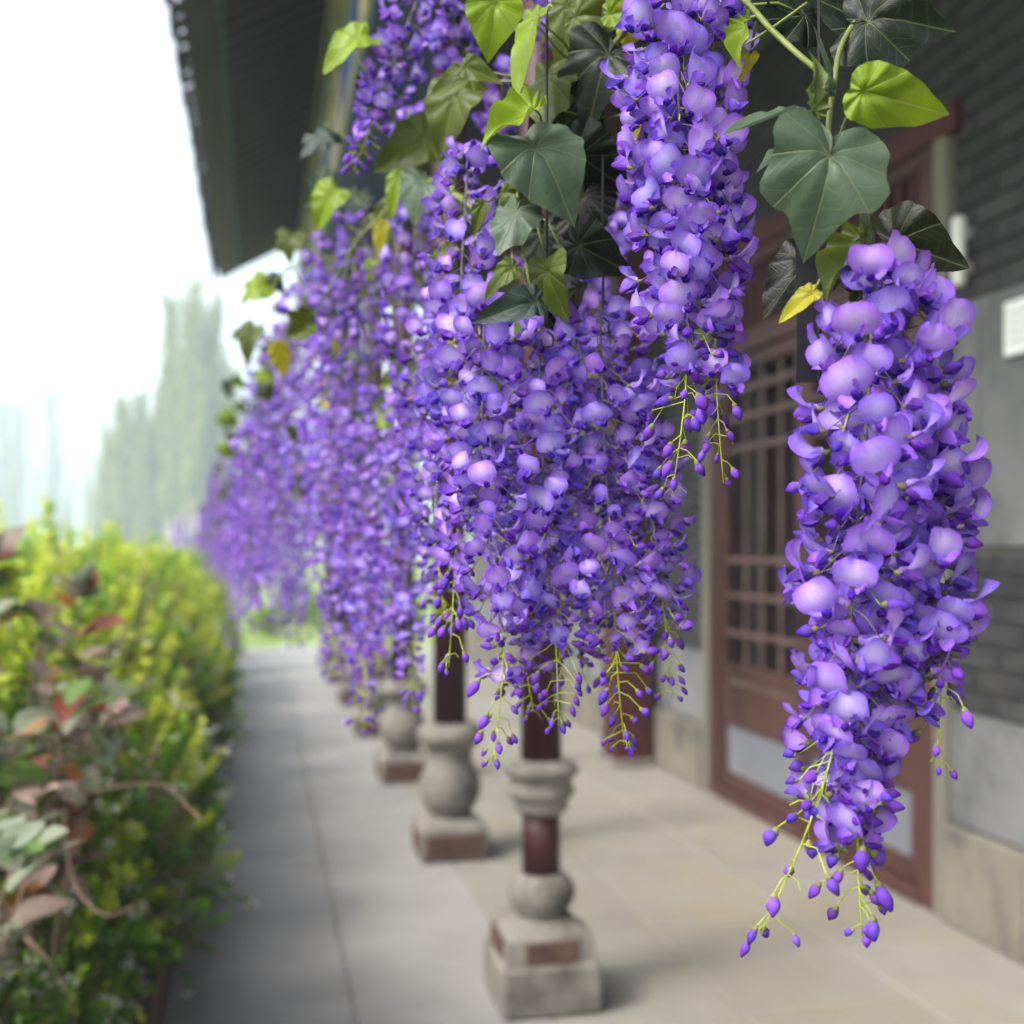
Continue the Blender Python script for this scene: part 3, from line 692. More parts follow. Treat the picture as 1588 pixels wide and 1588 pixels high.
# far racemes: merged blossoms, four shapes shared
FARV = []
for q in range(4):
    r = random.Random(400 + q); at, L = spine_fn([(0, 0, 0), (r.uniform(-.02, .02), r.uniform(-.02, .02), -0.18), (r.uniform(-.02, .02), r.uniform(-.02, .02), -0.34), (r.uniform(-.04, .04), r.uniform(-.04, .04), -0.48)])
    lay = layout(at, L, 0.046, 0.027, 80, 0.9, r, 0.6)
    sm = MB(); stems(sm, at, L, lay, 0.0018, r, Vector((0, 0, 0))); stm = sm.mesh('stem', M['stem'], True)
    bm_ = MB(); srcs = []
    for kind, mt, a, s in lay:
        if kind == 'stub': continue
        me = BUD[r.randrange(4)] if kind == 'bud' else FULL[r.randrange(12)]
        co = np.empty(len(me.vertices) * 3, np.float32); me.vertices.foreach_get('co', co); co = co.reshape(-1, 3)
        cc = np.empty(len(me.vertices) * 4, np.float32); me.color_attributes['Col'].data.foreach_get('color', cc); cc = cc.reshape(-1, 4)
        A = np.array(mt); co = co @ A[:3, :3].T + A[:3, 3]; vv_ = r.uniform(0.8, 1.2)
        cc = cc * np.array([vv_, vv_, vv_, 1])
        bm_.add(co.tolist(), [tuple(p.vertices) for p in me.polygons], cc.tolist())
    FARV.append((stm, bm_.mesh('blossoms', M['petal'], True)))
def gx(y):    # garland line: across the veranda, x as a function of y
    ys = [0.8, 1.1, 1.9, 2.6, 4, 7, 12, 18, 24, 30]; xs = [0.34, 0.28, 0.15, 0.10, 0.04, -0.10, -0.42, -0.95, -1.6, -2.3]
    return float(np.interp(y, ys, xs))
rng = random.Random(21)
yy = 2.25; nf = 0
while yy < 28:
    for tier in (0, 1):
        if tier == 0 and rng.random() < 0.25: continue
        zt = 2.04 + rng.uniform(-0.12, 0.08) if tier == 0 else 1.72 + rng.uniform(-0.1, 0.1)
        if yy > 12: zt -= 0.10
        root = thing('wisteria_raceme', 'distant lavender raceme in the long row receding beside the path', 'flower', (gx(yy) + rng.uniform(-0.13, 0.16), yy + rng.uniform(-0.08, 0.08), zt), 'distant racemes along the path')
        a, b_ = FARV[rng.randrange(4)]
        obj('stem', a, root); tag(obj('blossoms', b_, root), kind='stuff')
        root.rotation_euler.z = rng.uniform(0, 6.28); s = rng.uniform(0.85, 1.1); root.scale = (s * 1.05, s * 1.05, s)
        nf += 1
    yy += 0.13 + 0.022 * yy
print('flowers', nfl, 'far racemes', nf, 'bricks', cnt)

# ------------------------------------------------------------------ vine with large leaves, wires
def leaf_mesh(name, tab, fold, droop, ripple, seed, nseg=60):
    r = random.Random(seed); an = [q * 180.0 / (len(tab) - 1) for q in range(len(tab))] if not isinstance(tab[0], tuple) else [q[0] for q in tab]
    rr = [q[1] for q in tab]
    rings = (0.22, 0.45, 0.68, 0.86, 1.0); v = [(0, 0, 0)]; uvp = [(0.5, 0.0)]
    tw = r.uniform(-0.2, 0.2)
    for ri in rings:
        for q in range(nseg):
            th = -PI + 2 * PI * q / nseg; dg = abs(math.degrees(th)); sw_ = min(9.0, dg * 0.6); R_ = float(np.mean(np.interp([abs(dg - sw_), abs(dg - sw_ / 2), dg, dg + sw_ / 2, dg + sw_], an, rr))) * (1 + 0.02 * math.sin(q * 0.8 + seed) + 0.012 * math.sin(q * 1.9 + 2 * seed))
            x = ri * R_ * math.sin(th); y = ri * R_ * math.cos(th)
            vein = abs(((th / (2 * PI) + 0.5) * 9) % 1 - 0.5)
            z = fold * abs(x) - droop * max(0, y) ** 2 - 0.25 * droop * x * x + ripple * ri * ri * (vein * 2 - 0.5) + 0.10 * math.sin(3 * x + 4 * y + seed) + 0.05 * ri ** 3 * math.sin(9 * th + seed) + tw * x * y
            v.append((x, y - 0.0, z)); uvp.append((th / (2 * PI) + 0.5, ri))
    f = []; uvl = []
    for q in range(nseg):
        q2 = (q + 1) % nseg; u0 = q / nseg; u1 = (q + 1) / nseg
        f.append((0, 1 + q2, 1 + q)); uvl += [((u0 + u1) / 2, 0.0), (u1, rings[0]), (u0, rings[0])]
        for i in range(len(rings) - 1):
            a = 1 + i * nseg; b2 = a + nseg
            f.append((a + q, a + q2, b2 + q2, b2 + q)); uvl += [(u0, rings[i]), (u1, rings[i]), (u1, rings[i + 1]), (u0, rings[i + 1])]
    me = bpy.data.meshes.new(name); me.from_pydata(v, [], f); me.materials.append(M['leaf'])
    ul = me.uv_layers.new(name='UVMap'); ul.data.foreach_set('uv', np.array(uvl, np.float32).ravel())
    me.polygons.foreach_set('use_smooth', [True] * len(f)); me.update(); return me
HEART = [(0, 1.0), (8, 0.9), (20, 0.76), (45, 0.66), (80, 0.62), (120, 0.62), (150, 0.52), (170, 0.30), (180, 0.16)]
LOBED = [(0, 1.0), (10, 0.86), (24, 0.66), (38, 0.72), (52, 0.84), (64, 0.72), (78, 0.58), (95, 0.66), (115, 0.66), (145, 0.52), (168, 0.30), (180, 0.14)]
OVATE = [(0, 1.0), (6, 0.88), (16, 0.70), (35, 0.50), (70, 0.36), (110, 0.30), (150, 0.22), (180, 0.14)]
NARROW = [(0, 1.0), (5, 0.82), (12, 0.58), (25, 0.36), (60, 0.22), (110, 0.17), (150, 0.13), (180, 0.1)]
LM = {}
for nm, tb in (('heart', HEART), ('lobed', LOBED), ('ovate', OVATE), ('narrow', NARROW)):
    LM[nm] = [leaf_mesh('leaf', tb, 0.18, 0.36, 0.17, 1), leaf_mesh('leaf', tb, 0.36, 0.5, 0.17, 2), leaf_mesh('leaf', tb, -0.24, 0.46, 0.16, 3), leaf_mesh('leaf', tb, 0.75, 0.4, 0.10, 4)]
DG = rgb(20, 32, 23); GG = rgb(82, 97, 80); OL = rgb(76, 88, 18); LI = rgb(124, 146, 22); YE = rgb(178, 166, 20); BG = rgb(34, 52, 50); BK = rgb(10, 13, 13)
garl = thing('wisteria_vine', 'leafy green wisteria vine strung along above the hanging flowers', 'vine', P(860, 200, 1.12))
GO = garl.location
def place_leaf(px, py, d, size, ang, shape, colr, tilt=(0, 0), var=0, parent=None):
    "ang: direction the tip points in the picture plane, 0 = up, 90 = right; tilt: degrees about the leaf's cross axis and long axis"
    a = math.radians(ang)
    Y = (Rv * math.sin(a) + Uv * math.cos(a)); Z = -Fv; X = Y.cross(Z)
    Mx = Matrix((X, Y, Z)).transposed().to_4x4() @ Matrix.Rotation(math.radians(tilt[1]), 4, 'Y') @ Matrix.Rotation(math.radians(tilt[0]), 4, 'X')
    s = size * d / FPX / 1.4
    p = P(px, py, d) - Y * s * 0.3 * math.cos(math.radians(tilt[0]))
    o = obj('leaf', LM[shape][var], parent or garl)
    o.matrix_local = Matrix.Translation(p - (parent or garl).location) @ Mx @ Matrix.Scale(s, 4)
    o.color = colr
    return o, p
leaves = [
 (765, 30, 1.10, 105, 185, 'heart', LI, (10, -10), 0), (826, 62, 1.08, 150, 205, 'ovate', LI, (20, 50), 1), (935, 118, 1.10, 150, 200, 'lobed', DG, (15, 15), 0),
 (803, 182, 1.05, 135, 235, 'ovate', LI, (15, 35), 3), (700, 175, 1.3, 110, 200, 'heart', OL, (20, 20), 1), (846, 385, 1.3, 110, 170, 'heart', DG, (20, 20), 2), (846, 262, 1.06, 165, 150, 'heart', GG, (20, -15), 0), (915, 262, 1.12, 130, 140, 'heart', DG, (-10, 40), 2),
 (795, 345, 1.07, 95, 200, 'heart', GG, (30, 20), 2), (780, 428, 1.05, 85, 235, 'ovate', OL, (0, 20), 0), (806, 478, 1.04, 120, 250, 'ovate', BG, (35, 10), 1),
 (858, 442, 1.08, 100, 165, 'heart', OL, (20, 40), 1), (920, 392, 1.10, 110, 120, 'heart', DG, (20, 20), 1), (712, 130, 1.2, 80, 250, 'heart', OL, (25, 25), 1), (735, 112, 1.16, 80, 120, 'ovate', OL, (45, 0), 1),
 (642, 232, 1.45, 110, 240, 'heart', OL, (30, 10), 1), (655, 300, 1.42, 90, 190, 'heart', GG, (30, 20), 0), (655, 205, 1.5, 80, 100, 'ovate', OL, (25, 10), 0),
 (506, 318, 1.75, 72, 215, 'heart', LI, (10, 20), 1), (592, 365, 1.7, 70, 200, 'ovate', YE, (10, 30), 1), (615, 290, 1.5, 80, 200, 'ovate', LI, (15, 30), 1),
 (880, 40, 1.16, 130, 190, 'ovate', OL, (20, 30), 1), (915, 30, 1.14, 120, 100, 'ovate', OL, (45, 10), 0), (965, 24, 1.10, 95, 95, 'ovate', LI, (40, 0), 1), (975, 55, 1.12, 70, 170, 'ovate', YE, (10, 30), 1),
 (1375, 40, 0.92, 165, 100, 'lobed', DG, (35, 0), 0), (1320, 30, 0.95, 130, 300, 'heart', DG, (30, 0), 1), (1378, 152, 0.84, 190, 105, 'ovate', LI, (12, 25), 0),
 (1205, 188, 0.86, 140, 262, 'ovate', GG, (25, 60), 1), (1278, 285, 0.83, 205, 190, 'lobed', GG, (8, 0), 0), (1225, 225, 0.88, 110, 225, 'ovate', GG, (30, 50), 2),
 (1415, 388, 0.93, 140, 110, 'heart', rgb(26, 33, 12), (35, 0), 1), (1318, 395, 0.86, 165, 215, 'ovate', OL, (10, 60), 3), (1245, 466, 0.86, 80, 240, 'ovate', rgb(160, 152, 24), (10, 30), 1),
 (1150, 55, 0.96, 95, 190, 'ovate', LI, (10, 50), 3), (1160, 95, 0.98, 60, 200, 'ovate', YE, (20, 10), 0), (1280, 110, 0.86, 130, 5, 'narrow', GG, (15, 50), 1), (1270, 140, 0.87, 150, 10, 'narrow', rgb(104, 118, 56), (0, 30), 3),
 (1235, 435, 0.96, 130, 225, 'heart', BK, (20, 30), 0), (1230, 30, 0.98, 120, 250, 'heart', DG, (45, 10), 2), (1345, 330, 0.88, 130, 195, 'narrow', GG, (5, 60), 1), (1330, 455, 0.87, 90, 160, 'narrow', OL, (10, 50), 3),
 (745, 330, 1.10, 60, 200, 'ovate', OL, (20, 10), 1), (850, 140, 1.12, 120, 175, 'heart', OL, (35, 35), 2), (860, 210, 1.16, 150, 220, 'heart', DG, (20, -30), 1), (900, 330, 1.14, 120, 190, 'heart', BK, (20, 20), 2), (800, 300, 1.12, 90, 100, 'ovate', OL, (40, 20), 0),
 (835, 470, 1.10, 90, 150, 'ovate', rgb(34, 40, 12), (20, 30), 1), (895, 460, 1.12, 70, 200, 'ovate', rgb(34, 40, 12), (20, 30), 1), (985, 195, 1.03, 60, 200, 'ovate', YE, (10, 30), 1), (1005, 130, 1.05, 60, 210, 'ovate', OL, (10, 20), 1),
]
main_pts = [(1500, -120, 1.0), (1330, 30, 0.93), (1292, 140, 0.90), (1285, 260, 0.89), (1300, 400, 0.88), (1345, 420, 0.88)]
v2 = [(1295, 130, 0.90), (1250, 95, 0.91), (1195, 45, 0.94), (1140, -10, 0.98), (1050, -40, 1.02), (960, 60, 1.12), (880, 160, 1.15), (820, 280, 1.16), (760, 330, 1.2), (700, 300, 1.35), (640, 290, 1.55), (585, 340, 1.85), (535, 400, 2.2)]
vm = MB()
at, L = spine_fn([P(*p) for p in main_pts]); vm.tube([at(q / 40) - GO for q in range(41)], 0.0024, 6)
at, L = spine_fn([P(*p) for p in v2])
pts = [at(q / 90) - GO for q in range(91)]
vpath = [p + GO for p in pts]
yy = 2.6
while yy < 28.2: 
    vpath.append(Vector((gx(yy), yy, 2.08 + 0.04 * math.sin(yy * 2.1) - (0.1 if yy > 12 else 0)))); yy += 0.5
vm.tube([p - GO for p in vpath], [0.0024 + 0.0026 * min(1, i / 60) for i in range(len(vpath))], 6)
twin = [p + Vector((0.012 * math.cos(i * 0.9), 0, 0.012 * math.sin(i * 0.9))) - GO for i, p in enumerate(vpath)]
vm.tube(twin[40:], 0.0032, 5)
# petioles and tendrils
allv = vpath + [P(*p) for p in main_pts]
LP = []
for (px, py, d, size, ang, shape, colr, tilt, var) in leaves:
    o, p = place_leaf(px, py, d, size, ang, shape, colr, tilt, var); LP.append(p)
r = random.Random(5)
PAL = [DG, OL, OL, LI, GG, BG, YE, LI, rgb(72, 90, 40)]
yy = 1.45
while yy < 16:                                    # smaller leaves along the garland further off
    for q in range(6 if yy < 5 else 3):
        x = gx(yy) + r.uniform(-0.14, 0.14); z = r.choice((2.0, 1.98, 1.72, 1.75)) + r.uniform(-0.12, 0.12)
        if yy < 1.9: z = max(z, 1.78)
        o = obj('leaf', LM[r.choice(('heart', 'ovate', 'ovate', 'lobed'))][r.randrange(4)], garl)
        s = r.uniform(0.03, 0.056) * (1.0 if yy < 4 else 1.25)
        a = math.radians(r.uniform(110, 250)); Y = Rv * math.sin(a) + Uv * math.cos(a) + Fv * r.uniform(-0.5, 0.3); Y.normalize()
        Z = (-Fv + Rv * r.uniform(-0.9, 0.6) + Uv * r.uniform(-0.1, 1.0)); X = Y.cross(Z).normalized(); Z = X.cross(Y)
        o.matrix_local = Matrix.Translation(Vector((x, yy + r.uniform(-.06, .06), z)) - GO) @ Matrix((X, Y, Z)).transposed().to_4x4() @ Matrix.Scale(s, 4)
        o.color = r.choice(PAL); LP.append(Vector((x, yy, z)))
    yy += 0.085 + 0.055 * yy
for p in LP:
    q = min(allv, key=lambda a: (a - p).length)
    if (q - p).length < 0.35:
        mid_ = p.lerp(q, 0.5) + Vector((0, 0, 0.12 * (q - p).length)); pm = MB(); pm.tube([p - GO, mid_ - GO, q - GO], [0.0012, 0.0014, 0.0017], 4); pm.build('leaf_stalk', M['vine'], garl, True)
vm.build('vine_stem', M['vine'], garl, True)
# young shoots against the sky
for pl in ([(478, 480, 1.95), (452, 412, 1.95), (422, 450, 1.95)], [(470, 560, 2.2), (420, 560, 2.2), (408, 610, 2.2)], [(505, 330, 1.75), (540, 325, 1.76), (560, 350, 1.8)], [(860, 170, 1.12), (930, 182, 1.12), (975, 175, 1.08)], [(1158, 68, 0.95), (1205, 38, 0.945), (1252, 4, 0.94)]):
    a_, _ = spine_fn([P(*p) for p in pl]); sh = MB(); sh.tube([a_(q / 10) - GO for q in range(11)], 0.0012, 4); sh.build('young_shoot', M['vine'], garl, True)
# suspension wires
for (px, d, ybot, lab) in ((848, 1.09, 500, 'thin black wire hanging in front of the small raceme'), (935, 1.12, 480, 'thin black wire hanging beside the dark leaf'), (1270, 0.885, 590, 'black wire with a dark ribbon tail beside the big grey leaf')):
    p = P(px, ybot, d); wt = thing('hanging_wire', lab, 'wire', (p.x, p.y, p.z), 'suspension wires')
    top_z = zs(p.x) + 0.06
    m = MB(); m.tube([(0, 0, 0), (0, 0, top_z - p.z)], 0.0013, 6); m.build('wire', M['wire'], wt)
    m = MB(); m.tube([(0, 0, -0.008), (0.006, 0, -0.012), (0.006, 0, -0.022), (-0.004, 0, -0.024), (-0.006, 0, -0.016)], 0.0011, 5); m.build('hook', M['wire'], wt)
    if px == 1270:
        m = MB(); v = []; f = []
        for q in range(9):
            z = 0.115 - q * 0.0145; off = 0.002 * math.sin(q * 0.9)
            e = Rv * 0.0095; c0 = Vector((0, 0, z)) - Rv * 0.007 + Fv * (0.003 + off)
            for sgn in (-1, 1):
                for dep in (0, 0.0008): v.append(c0 + e * sgn + Fv * dep)
        for q in range(8):
            a = q * 4; f += [(a, a + 4, a + 6, a + 2), (a + 1, a + 3, a + 7, a + 5), (a, a + 1, a + 5, a + 4), (a + 2, a + 6, a + 7, a + 3)]
        f += [(0, 2, 3, 1), (32, 33, 35, 34)]
        m.add(v, f); m.build('ribbon_tail', M['wire'], wt)
# slim posts that carry the garland beyond the roof
pbase = None
for q, yy in enumerate((16.5, 19.5, 22.5, 25.5, 28.2)):
    t_ = thing('garland_post', 'slim pale post carrying the far end of the flower garland', 'post', (gx(yy), yy, 0), 'garland posts beyond the roof')
    m = MB(); m.lathe([(0.035, -0.05), (0.03, 0.05), (0.026, 2.05)], 10); m.build('pole', M['post'], t_, True)
    m = MB(); m.lathe([(0.03, 2.04), (0.045, 2.06), (0.03, 2.10), (0.008, 2.12)], 10); m.build('finial', M['post'], t_, True)

# ------------------------------------------------------------------ hedge shrubs
def add_leaf(V, Fc, C, p, dirv, nrm, L, W, col):
    x = dirv.cross(nrm); 
    if x.length < 1e-4: x = dirv.orthogonal()
    x.normalize(); nn = x.cross(dirv).normalized(); n0 = len(V)
    V += [tuple(p), tuple(p + dirv * L * 0.5 + x * W * 0.5 + nn * W * 0.12), tuple(p + dirv * L - nn * L * 0.12), tuple(p + dirv * L * 0.5 - x * W * 0.5 + nn * W * 0.12), tuple(p + dirv * L * 0.5)]
    Fc += [(n0, n0 + 1, n0 + 4), (n0 + 1, n0 + 2, n0 + 4), (n0 + 2, n0 + 3, n0 + 4), (n0 + 3, n0, n0 + 4)]
    C += [col] * 5
def rv(r): 
    v = Vector((r.gauss(0, 1), r.gauss(0, 1), r.gauss(0, 1))); return v.normalized()
def shrub_mesh(seed, rx, ry, h, nsh, cols, leafL, white=0.0, up=0.9):
    r = random.Random(seed); mb = MB(); st = MB()
    lobes = [(r.uniform(-0.6, 0.6), r.uniform(-0.7, 0.7), r.uniform(0.62, 1.0)) for q in range(6)]
    for q in range(nsh):
        lx, ly, lh = r.choice(lobes)
        a = r.uniform(0, 2 * PI); e = math.asin(r.uniform(-0.75, 1.0)); rad = r.uniform(0.72, 1.0)
        d0 = Vector((math.cos(a) * math.cos(e), math.sin(a) * math.cos(e), math.sin(e)))
        p0 = Vector((rx * (d0.x * rad * 0.75 + lx * 0.5), ry * (d0.y * rad * 0.75 + ly * 0.5), h * lh * (0.5 + 0.44 * d0.z * rad)))
        p0.z = max(p0.z, 0.04)
        dv = (d0 * (1 - up * 0.5) + Vector((0, 0, up)) * (0.4 + 0.6 * max(0, d0.z)) + rv(r) * 0.35).normalized()
        Ls = r.uniform(0.10, 0.20) * (1.15 if d0.z > 0.4 else 0.8); nl = r.randint(16, 26); c0, c1 = r.choice(cols)
        for i in range(nl):
            t = i / nl; p = p0 + dv * Ls * t; an = i * 2.4; side = dv.orthogonal().normalized(); side.rotate(Matrix.Rotation(an, 3, dv))
            ld = (side * (1.1 - 0.4 * t) + dv * (0.25 + 0.6 * t) + rv(r) * 0.4).normalized(); vr = r.uniform(0.8, 1.2)
            col = mixc(c0, c1, t); col = (col[0] * vr, col[1] * vr, col[2] * vr, 1)
            add_leaf(mb.v, mb.f, mb.c, p, ld, dv, leafL * r.uniform(0.7, 1.25) * (1 - 0.3 * t), leafL * 0.6, col)
        if r.random() < white:
            for kx in range(4):
                pp = p0 + dv * Ls + rv(r) * 0.02
                for pet in range(4): add_leaf(mb.v, mb.f, mb.c, pp, (rv(r) + dv).normalized(), dv, 0.014, 0.012, (0.75, 0.72, 0.74, 1))
        st.tube([p0 - dv * 0.12, p0 + dv * Ls], [0.003, 0.0015], 3, cap=False)
    for q in range(9):
        a = r.uniform(0, 6.28); b_ = Vector((math.cos(a) * rx * 0.7, math.sin(a) * ry * 0.7, h * r.uniform(0.55, 0.85)))
        st.tube([Vector((math.cos(a) * 0.08, math.sin(a) * 0.08, 0)), b_ * 0.5 + Vector((0, 0, 0.1)), b_], [0.014, 0.010, 0.005], 5)
    return mb.mesh('foliage', M['shrub_leaf']), st.mesh('branches', M['twig'])
LIME = (rgb(120, 158, 30), rgb(198, 214, 52)); LIME2 = (rgb(148, 176, 34), rgb(218, 222, 78)); MIDG = (rgb(76, 130, 28), rgb(134, 180, 44)); DKG = (rgb(46, 88, 26), rgb(88, 138, 40))
SHV = [shrub_mesh(1, 0.42, 0.6, 1.50, 460, [LIME, LIME, LIME2, MIDG], 0.05, 0.06, 0.6), shrub_mesh(2, 0.42, 0.6, 1.45, 460, [LIME, LIME, LIME2, LIME], 0.048, 0.08, 0.6),
       shrub_mesh(3, 0.45, 0.65, 1.55, 460, [LIME2, LIME, LIME2, MIDG], 0.05, 0.03, 0.6)]
LOWV = [shrub_mesh(4, 0.30, 0.55, 0.95, 300, [MIDG, DKG, MIDG, LIME], 0.038, 0.30), shrub_mesh(5, 0.28, 0.5, 0.75, 280, [MIDG, DKG, DKG, MIDG], 0.036, 0.2)]
hedge = []
for q, yy in enumerate((3.5, 4.4, 5.4, 6.4, 7.5, 8.7, 10.0, 11.4, 12.9, 14.5, 16.2)):
    hedge.append((-0.78, yy, SHV[q % 3], rng.uniform(0.94, 1.1), 'bright lime hedge shrub ' + (['across the path from the collared column', 'across the path between collared and first vase based columns', 'across the path from the first vase based column'] + ['farther along the path edge'] * 8)[q], 'lime shrubs of the hedge'))
for q, yy in enumerate((2.9, 4.0, 5.2, 6.6, 8.2, 10.0, 12.2, 14.6)):
    hedge.append((-1.55 - 0.05 * (q % 2), yy, SHV[(q + 1) % 3], rng.uniform(1.1, 1.2) * (1.12 if q < 3 else 1.0), 'tall lime green shrub in the back row of the hedge', 'lime shrubs in the back row'))
for q, yy in enumerate((2.4, 3.6, 5.0, 6.6)):
    hedge.append((-2.4, yy, SHV[q % 3], rng.uniform(1.4, 1.55), 'lime green shrub deepest in the planting bed', 'lime shrubs deepest in the bed'))
for q, yy in enumerate((3.45, 3.9, 4.6, 5.6, 6.7, 7.9, 9.2, 10.7, 12.3, 14.0)):
    hedge.append((-0.52, yy, LOWV[q % 2], rng.uniform(0.95, 1.1), 'low green shrub with tiny white flowers at the kerb ' + (['across from the collared column', 'just past the collared column'] + ['farther along'] * 8)[q], 'low shrubs at the kerb'))
for (x, yy, (fm, sm_), sc, lab, grp) in hedge:
    t_ = thing('hedge_shrub', lab, 'shrub', (x, yy, 0.06), grp)
    tag(obj('foliage', fm, t_), kind='stuff'); obj('branches', sm_, t_)
    t_.rotation_euler.z = rng.choice((0, PI)) + rng.uniform(-0.25, 0.25); t_.scale = (sc, sc, sc)
# nearest shrub: dull pinkish big leaves on bare twigs
bigleaf = {}
def big_leaf_mesh(seed):
    m = MB(); r = random.Random(seed); prf = [(0, 0.02), (0.15, 0.2), (0.4, 0.33), (0.65, 0.30), (0.85, 0.16), (1, 0.0)]
    v = []; 
    for t, wd in prf:
        for u in (-1, -0.5, 0, 0.5, 1): v.append((u * wd, t, 0.10 * abs(u) * wd * 3 - 0.18 * t * t + 0.02 * math.sin(7 * t + 3 * u + seed)))
    m.add(v, [(a * 5 + i, a * 5 + i + 1, a * 5 + 6 + i, a * 5 + 5 + i) for a in range(5) for i in range(4)]); return m
BLM = []
for q, cc in enumerate((rgb(146, 132, 120), rgb(128, 138, 116), rgb(160, 138, 128), rgb(124, 108, 98), rgb(84, 110, 46), rgb(150, 104, 52), rgb(136, 142, 122), rgb(126, 66, 56))):
    m = big_leaf_mesh(q); m.c = [cc] * len(m.v); BLM.append(m.mesh('leaf', M['shrub_leaf'], True))
def dull_shrub(loc, seed, label, n, h):
    r = random.Random(seed); t_ = thing('dull_leaved_shrub', label, 'shrub', loc)
    tw = MB(); tips = []
    for q in range(15):
        a = r.uniform(0, 6.28); out = r.uniform(0.12, 0.36); hh = h * r.uniform(0.68, 1.0)
        p = [Vector((0.05 * math.cos(a), 0.05 * math.sin(a), 0)), Vector((out * 0.5 * math.cos(a), out * 0.6 * math.sin(a), hh * 0.55)), Vector((out * math.cos(a + .2), out * 1.25 * math.sin(a + .2), hh))]
        aa, _ = spine_fn(p); tw.tube([aa(k_ / 10) for k_ in range(11)], [0.0055 - 0.0004 * k_ for k_ in range(11)], 5); tips += [(aa(u), (aa(min(1, u + .05)) - aa(u - .05)).normalized()) for u in (0.55, 0.65, 0.75, 0.83, 0.9, 0.96, 1.0)]
    tw.build('twigs', M['twig'], t_, True)
    for q in range(n):
        p, dv = r.choice(tips); side = rv(r); side.z = side.z * 0.4 + 0.25; Y = (side + dv * 0.4).normalized(); Z = (Vector((0, 0, 1)) + rv(r) * 0.5); X = Y.cross(Z).normalized(); Z = X.cross(Y)
        o = obj('leaf', BLM[r.choice((0, 0, 1, 1, 1, 2, 2, 3, 4, 4, 4, 5, 6, 6, 7))], t_); s = r.uniform(0.065, 0.115)
        o.matrix_local = Matrix.Translation(p + rv(r) * 0.02) @ Matrix((X, Y, Z)).transposed().to_4x4() @ Matrix.Scale(s, 4)
    return t_
dull_shrub((-0.54, 2.95, 0.06), 31, 'shrub with dull pinkish grey leaves and bare twigs in front of the lime hedge', 290, 1.46)
dull_shrub((-0.62, 2.38, 0.06), 32, 'lower grey leaved shrub with sprawling twigs at the bed corner', 130, 0.95)
for (x, yy, vv_, sc) in ((-0.60, 2.15, 1, 0.8), (-0.58, 2.65, 1, 0.75), (-0.52, 3.05, 1, 0.7)):
    t_ = thing('hedge_shrub', 'small dark green shrub under the dull leaved one', 'shrub', (x, yy, 0.06), 'small shrubs under the dull leaves')
    fm, sm_ = LOWV[vv_]; tag(obj('foliage', fm, t_), kind='stuff'); obj('branches', sm_, t_); t_.scale = (sc, sc, sc)
tw = MB()
for pl in ([(60, 1262, 2.7), (140, 1230, 2.66), (220, 1215, 2.62), (265, 1222, 2.6), (290, 1250, 2.58), (318, 1275, 2.56)], [(105, 1230, 2.6), (100, 1300, 2.6), (120, 1380, 2.58), (165, 1420, 2.55), (210, 1402, 2.55)], [(40, 1455, 2.5), (75, 1490, 2.48), (105, 1540, 2.46), (118, 1600, 2.45)]):
    aa, _ = spine_fn([P(*p) for p in pl]); tw.tube([aa(q / 16) for q in range(17)], [0.0055 - 0.00025 * q for q in range(17)], 6)
tag(tw.build('bare_twig', M['twig'], smooth=True), 'bare brown twigs arching out of the bed over the path', 'twig')

# ------------------------------------------------------------------ poplars and far planting
def poplar_mesh(seed, H, W, n):
    r = random.Random(seed); mb = MB(); tr = MB()
    tr.tube([(0, 0, 0), (0.05, 0, H * 0.4), (0, 0.05, H * 0.75), (0, 0, H * 0.97)], [0.02 * H, 0.013 * H, 0.006 * H, 0.002 * H], 7)
    br = []
    for q in range(60):
        z0 = H * r.uniform(0.05, 0.8); a = r.uniform(0, 6.28); L = H * r.uniform(0.12, 0.26); t = z0 / H
        out = W * 0.5 * (math.sin(PI * min(1, 0.2 + t * 0.78)) ** 0.7) * r.uniform(0.5, 1.05)
        p0 = Vector((0, 0, z0)); p1 = Vector((out * 0.7 * math.cos(a), out * 0.7 * math.sin(a), z0 + L * 0.45)); p2 = Vector((out * math.cos(a), out * math.sin(a), min(H * 1.0, z0 + L)))
        tr.tube([p0, p1, p2], [0.004 * H, 0.0025 * H, 0.001 * H], 4, cap=False); br.append((p0, p1, p2))
    for q in range(n):
        p0, p1, p2 = r.choice(br); t = r.uniform(0.2, 1.08); p = p0 * (1 - t) ** 2 + 2 * p1 * t * (1 - t) + p2 * t * t + rv(r) * r.uniform(0.05, 0.35) * W * 0.3
        p.z += r.uniform(-0.3, 0.3)
        if p.z < 0.3: continue
        s = r.uniform(0.16, 0.34); dv = (Vector((0, 0, 1)) * 1.2 + rv(r) * 0.7).normalized(); vr = r.uniform(0.75, 1.25)
        add_leaf(mb.v, mb.f, mb.c, p, dv, rv(r), s * 1.5, s * 0.6, (0.26 * vr, 0.33 * vr, 0.10 * vr, 1))
    return mb.mesh('crown', M['poplar_leaf']), tr.mesh('trunk', M['bark'], True)
PV = [poplar_mesh(1, 16, 1.7, 2700), poplar_mesh(2, 16, 1.35, 2300), poplar_mesh(3, 16, 2.1, 2900)]
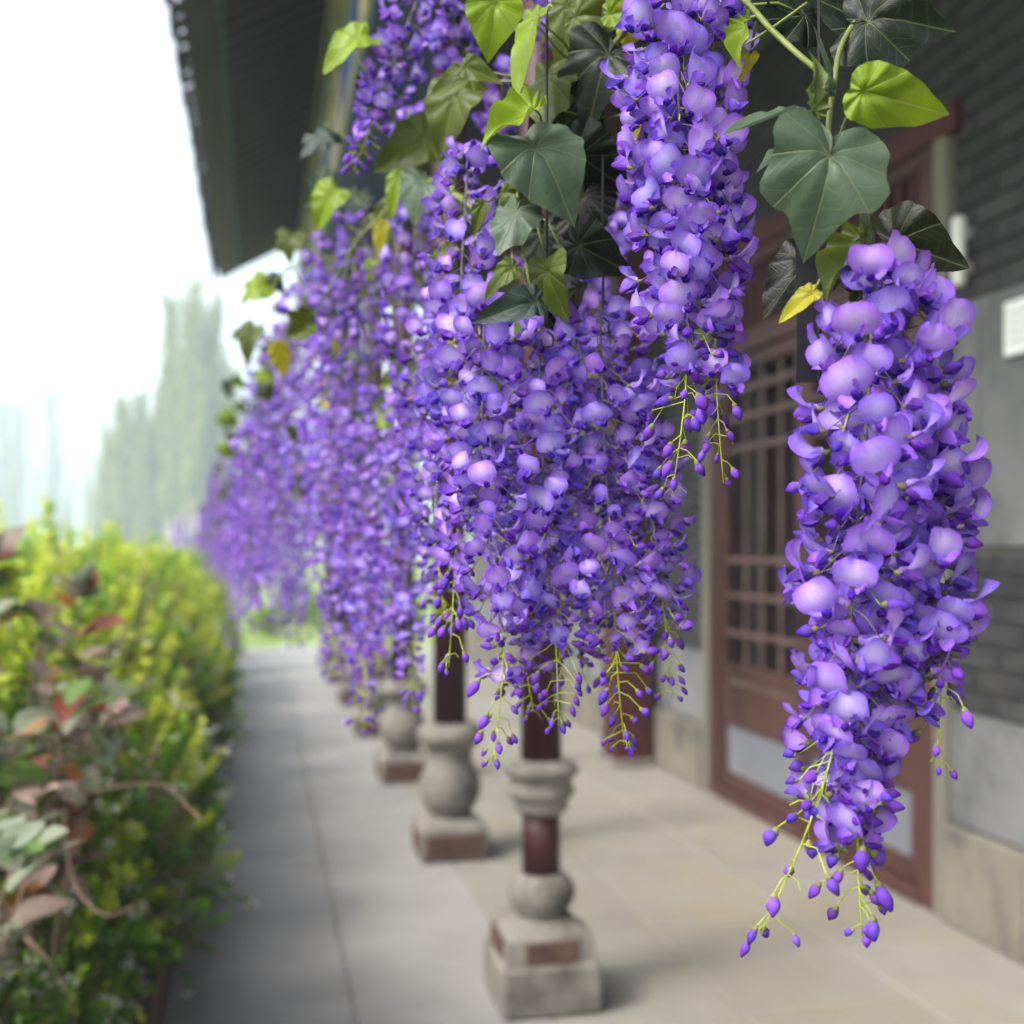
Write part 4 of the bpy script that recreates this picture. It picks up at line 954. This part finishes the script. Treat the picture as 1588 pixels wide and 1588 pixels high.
pops = [(300, 412, 60, 0), (319, 490, 61, 1), (336, 452, 61, 1), (283, 525, 62, 1), (264, 448, 63, 1), (353, 545, 64, 0), (272, 560, 66, 1), (312, 530, 66, 2), (330, 600, 68, 1), (250, 585, 64, 1), (236, 625, 64, 0), (218, 600, 66, 1), (200, 622, 68, 0), (186, 612, 66, 1),
 (170, 650, 70, 2), (226, 650, 76, 2), (208, 670, 78, 1), (290, 600, 76, 2), (262, 650, 80, 0), (345, 640, 80, 2), (305, 650, 84, 0), (160, 720, 74, 1), (240, 690, 86, 2), (190, 700, 86, 2), (325, 690, 88, 0), (358, 660, 72, 1), (148, 760, 80, 2), (278, 700, 90, 1)]
for (px, py, d, vn) in pops:
    d *= 1.9; p = P(px, py, d); t_ = thing('poplar_tree', 'tallest pointed poplar spire of the hazy grove' if py == 412 else 'slender poplar in the hazy grove behind the hedge', 'tree', (p.x, p.y, -0.02), 'poplars behind the hedge')
    s = (p.z + 0.02) / 16; t_.scale = (s if s > 1.4 else s * 1.3, s if s > 1.4 else s * 1.3, s); t_.rotation_euler.z = rng.uniform(0, 6.28)
    tag(obj('crown', PV[vn][0], t_), kind='stuff'); obj('trunk', PV[vn][1], t_)
for (px, py, d, vn) in ((82, 590, 150, 0), (30, 625, 140, 1), (8, 610, 145, 2), (55, 720, 150, 0), (110, 740, 150, 1), (135, 730, 140, 2), (150, 700, 120, 0), (-30, 640, 140, 0), (-12, 700, 130, 1), (75, 745, 130, 2), (100, 770, 120, 1), (20, 740, 120, 0), (390, 700, 120, 2), (420, 720, 130, 1)):
    d *= 1.9; p = P(px, py, d); t_ = thing('poplar_tree', 'faint far poplar half lost in the haze before the hills', 'tree', (p.x, p.y, -0.02), 'faint far poplars')
    s = (p.z + 0.02) / 16; t_.scale = (s * 1.15, s * 1.15, s); t_.rotation_euler.z = rng.uniform(0, 6.28)
    tag(obj('crown', PV[vn][0], t_), kind='stuff'); obj('trunk', PV[vn][1], t_)
for q, (x, yy, sc) in enumerate(((0.2, 20.5, 0.7), (1.3, 21, 0.8), (-0.6, 21.5, 0.75), (2.6, 21.5, 0.9), (0.9, 23.5, 0.9), (3.9, 22, 1.0))):
    t_ = thing('lawn_shrub', 'low dark shrub on the lawn past the end of the paving', 'shrub', (x, yy, -0.02), 'low shrubs past the paving')
    fm, sm_ = LOWV[q % 2]; tag(obj('foliage', fm, t_), kind='stuff'); obj('branches', sm_, t_); t_.scale = (sc * 1.6, sc * 1.2, sc)

# ------------------------------------------------------------------ haze
hz = MB(); hz.box(-690, 690, -50, 880, -1.02, 116)
km = bpy.data.materials.new('haze'); km.use_nodes = True; km.node_tree.nodes.clear()
ho = km.node_tree.nodes.new('ShaderNodeOutputMaterial'); hv = km.node_tree.nodes.new('ShaderNodeVolumePrincipled')
hv.inputs['Color'].default_value = (0.76, 0.85, 1.0, 1); hv.inputs['Density'].default_value = 0.0028; hv.inputs['Anisotropy'].default_value = 0.0
km.node_tree.links.new(hv.outputs[0], ho.inputs['Volume'])
tag(hz.build('haze', km), kind='stuff')
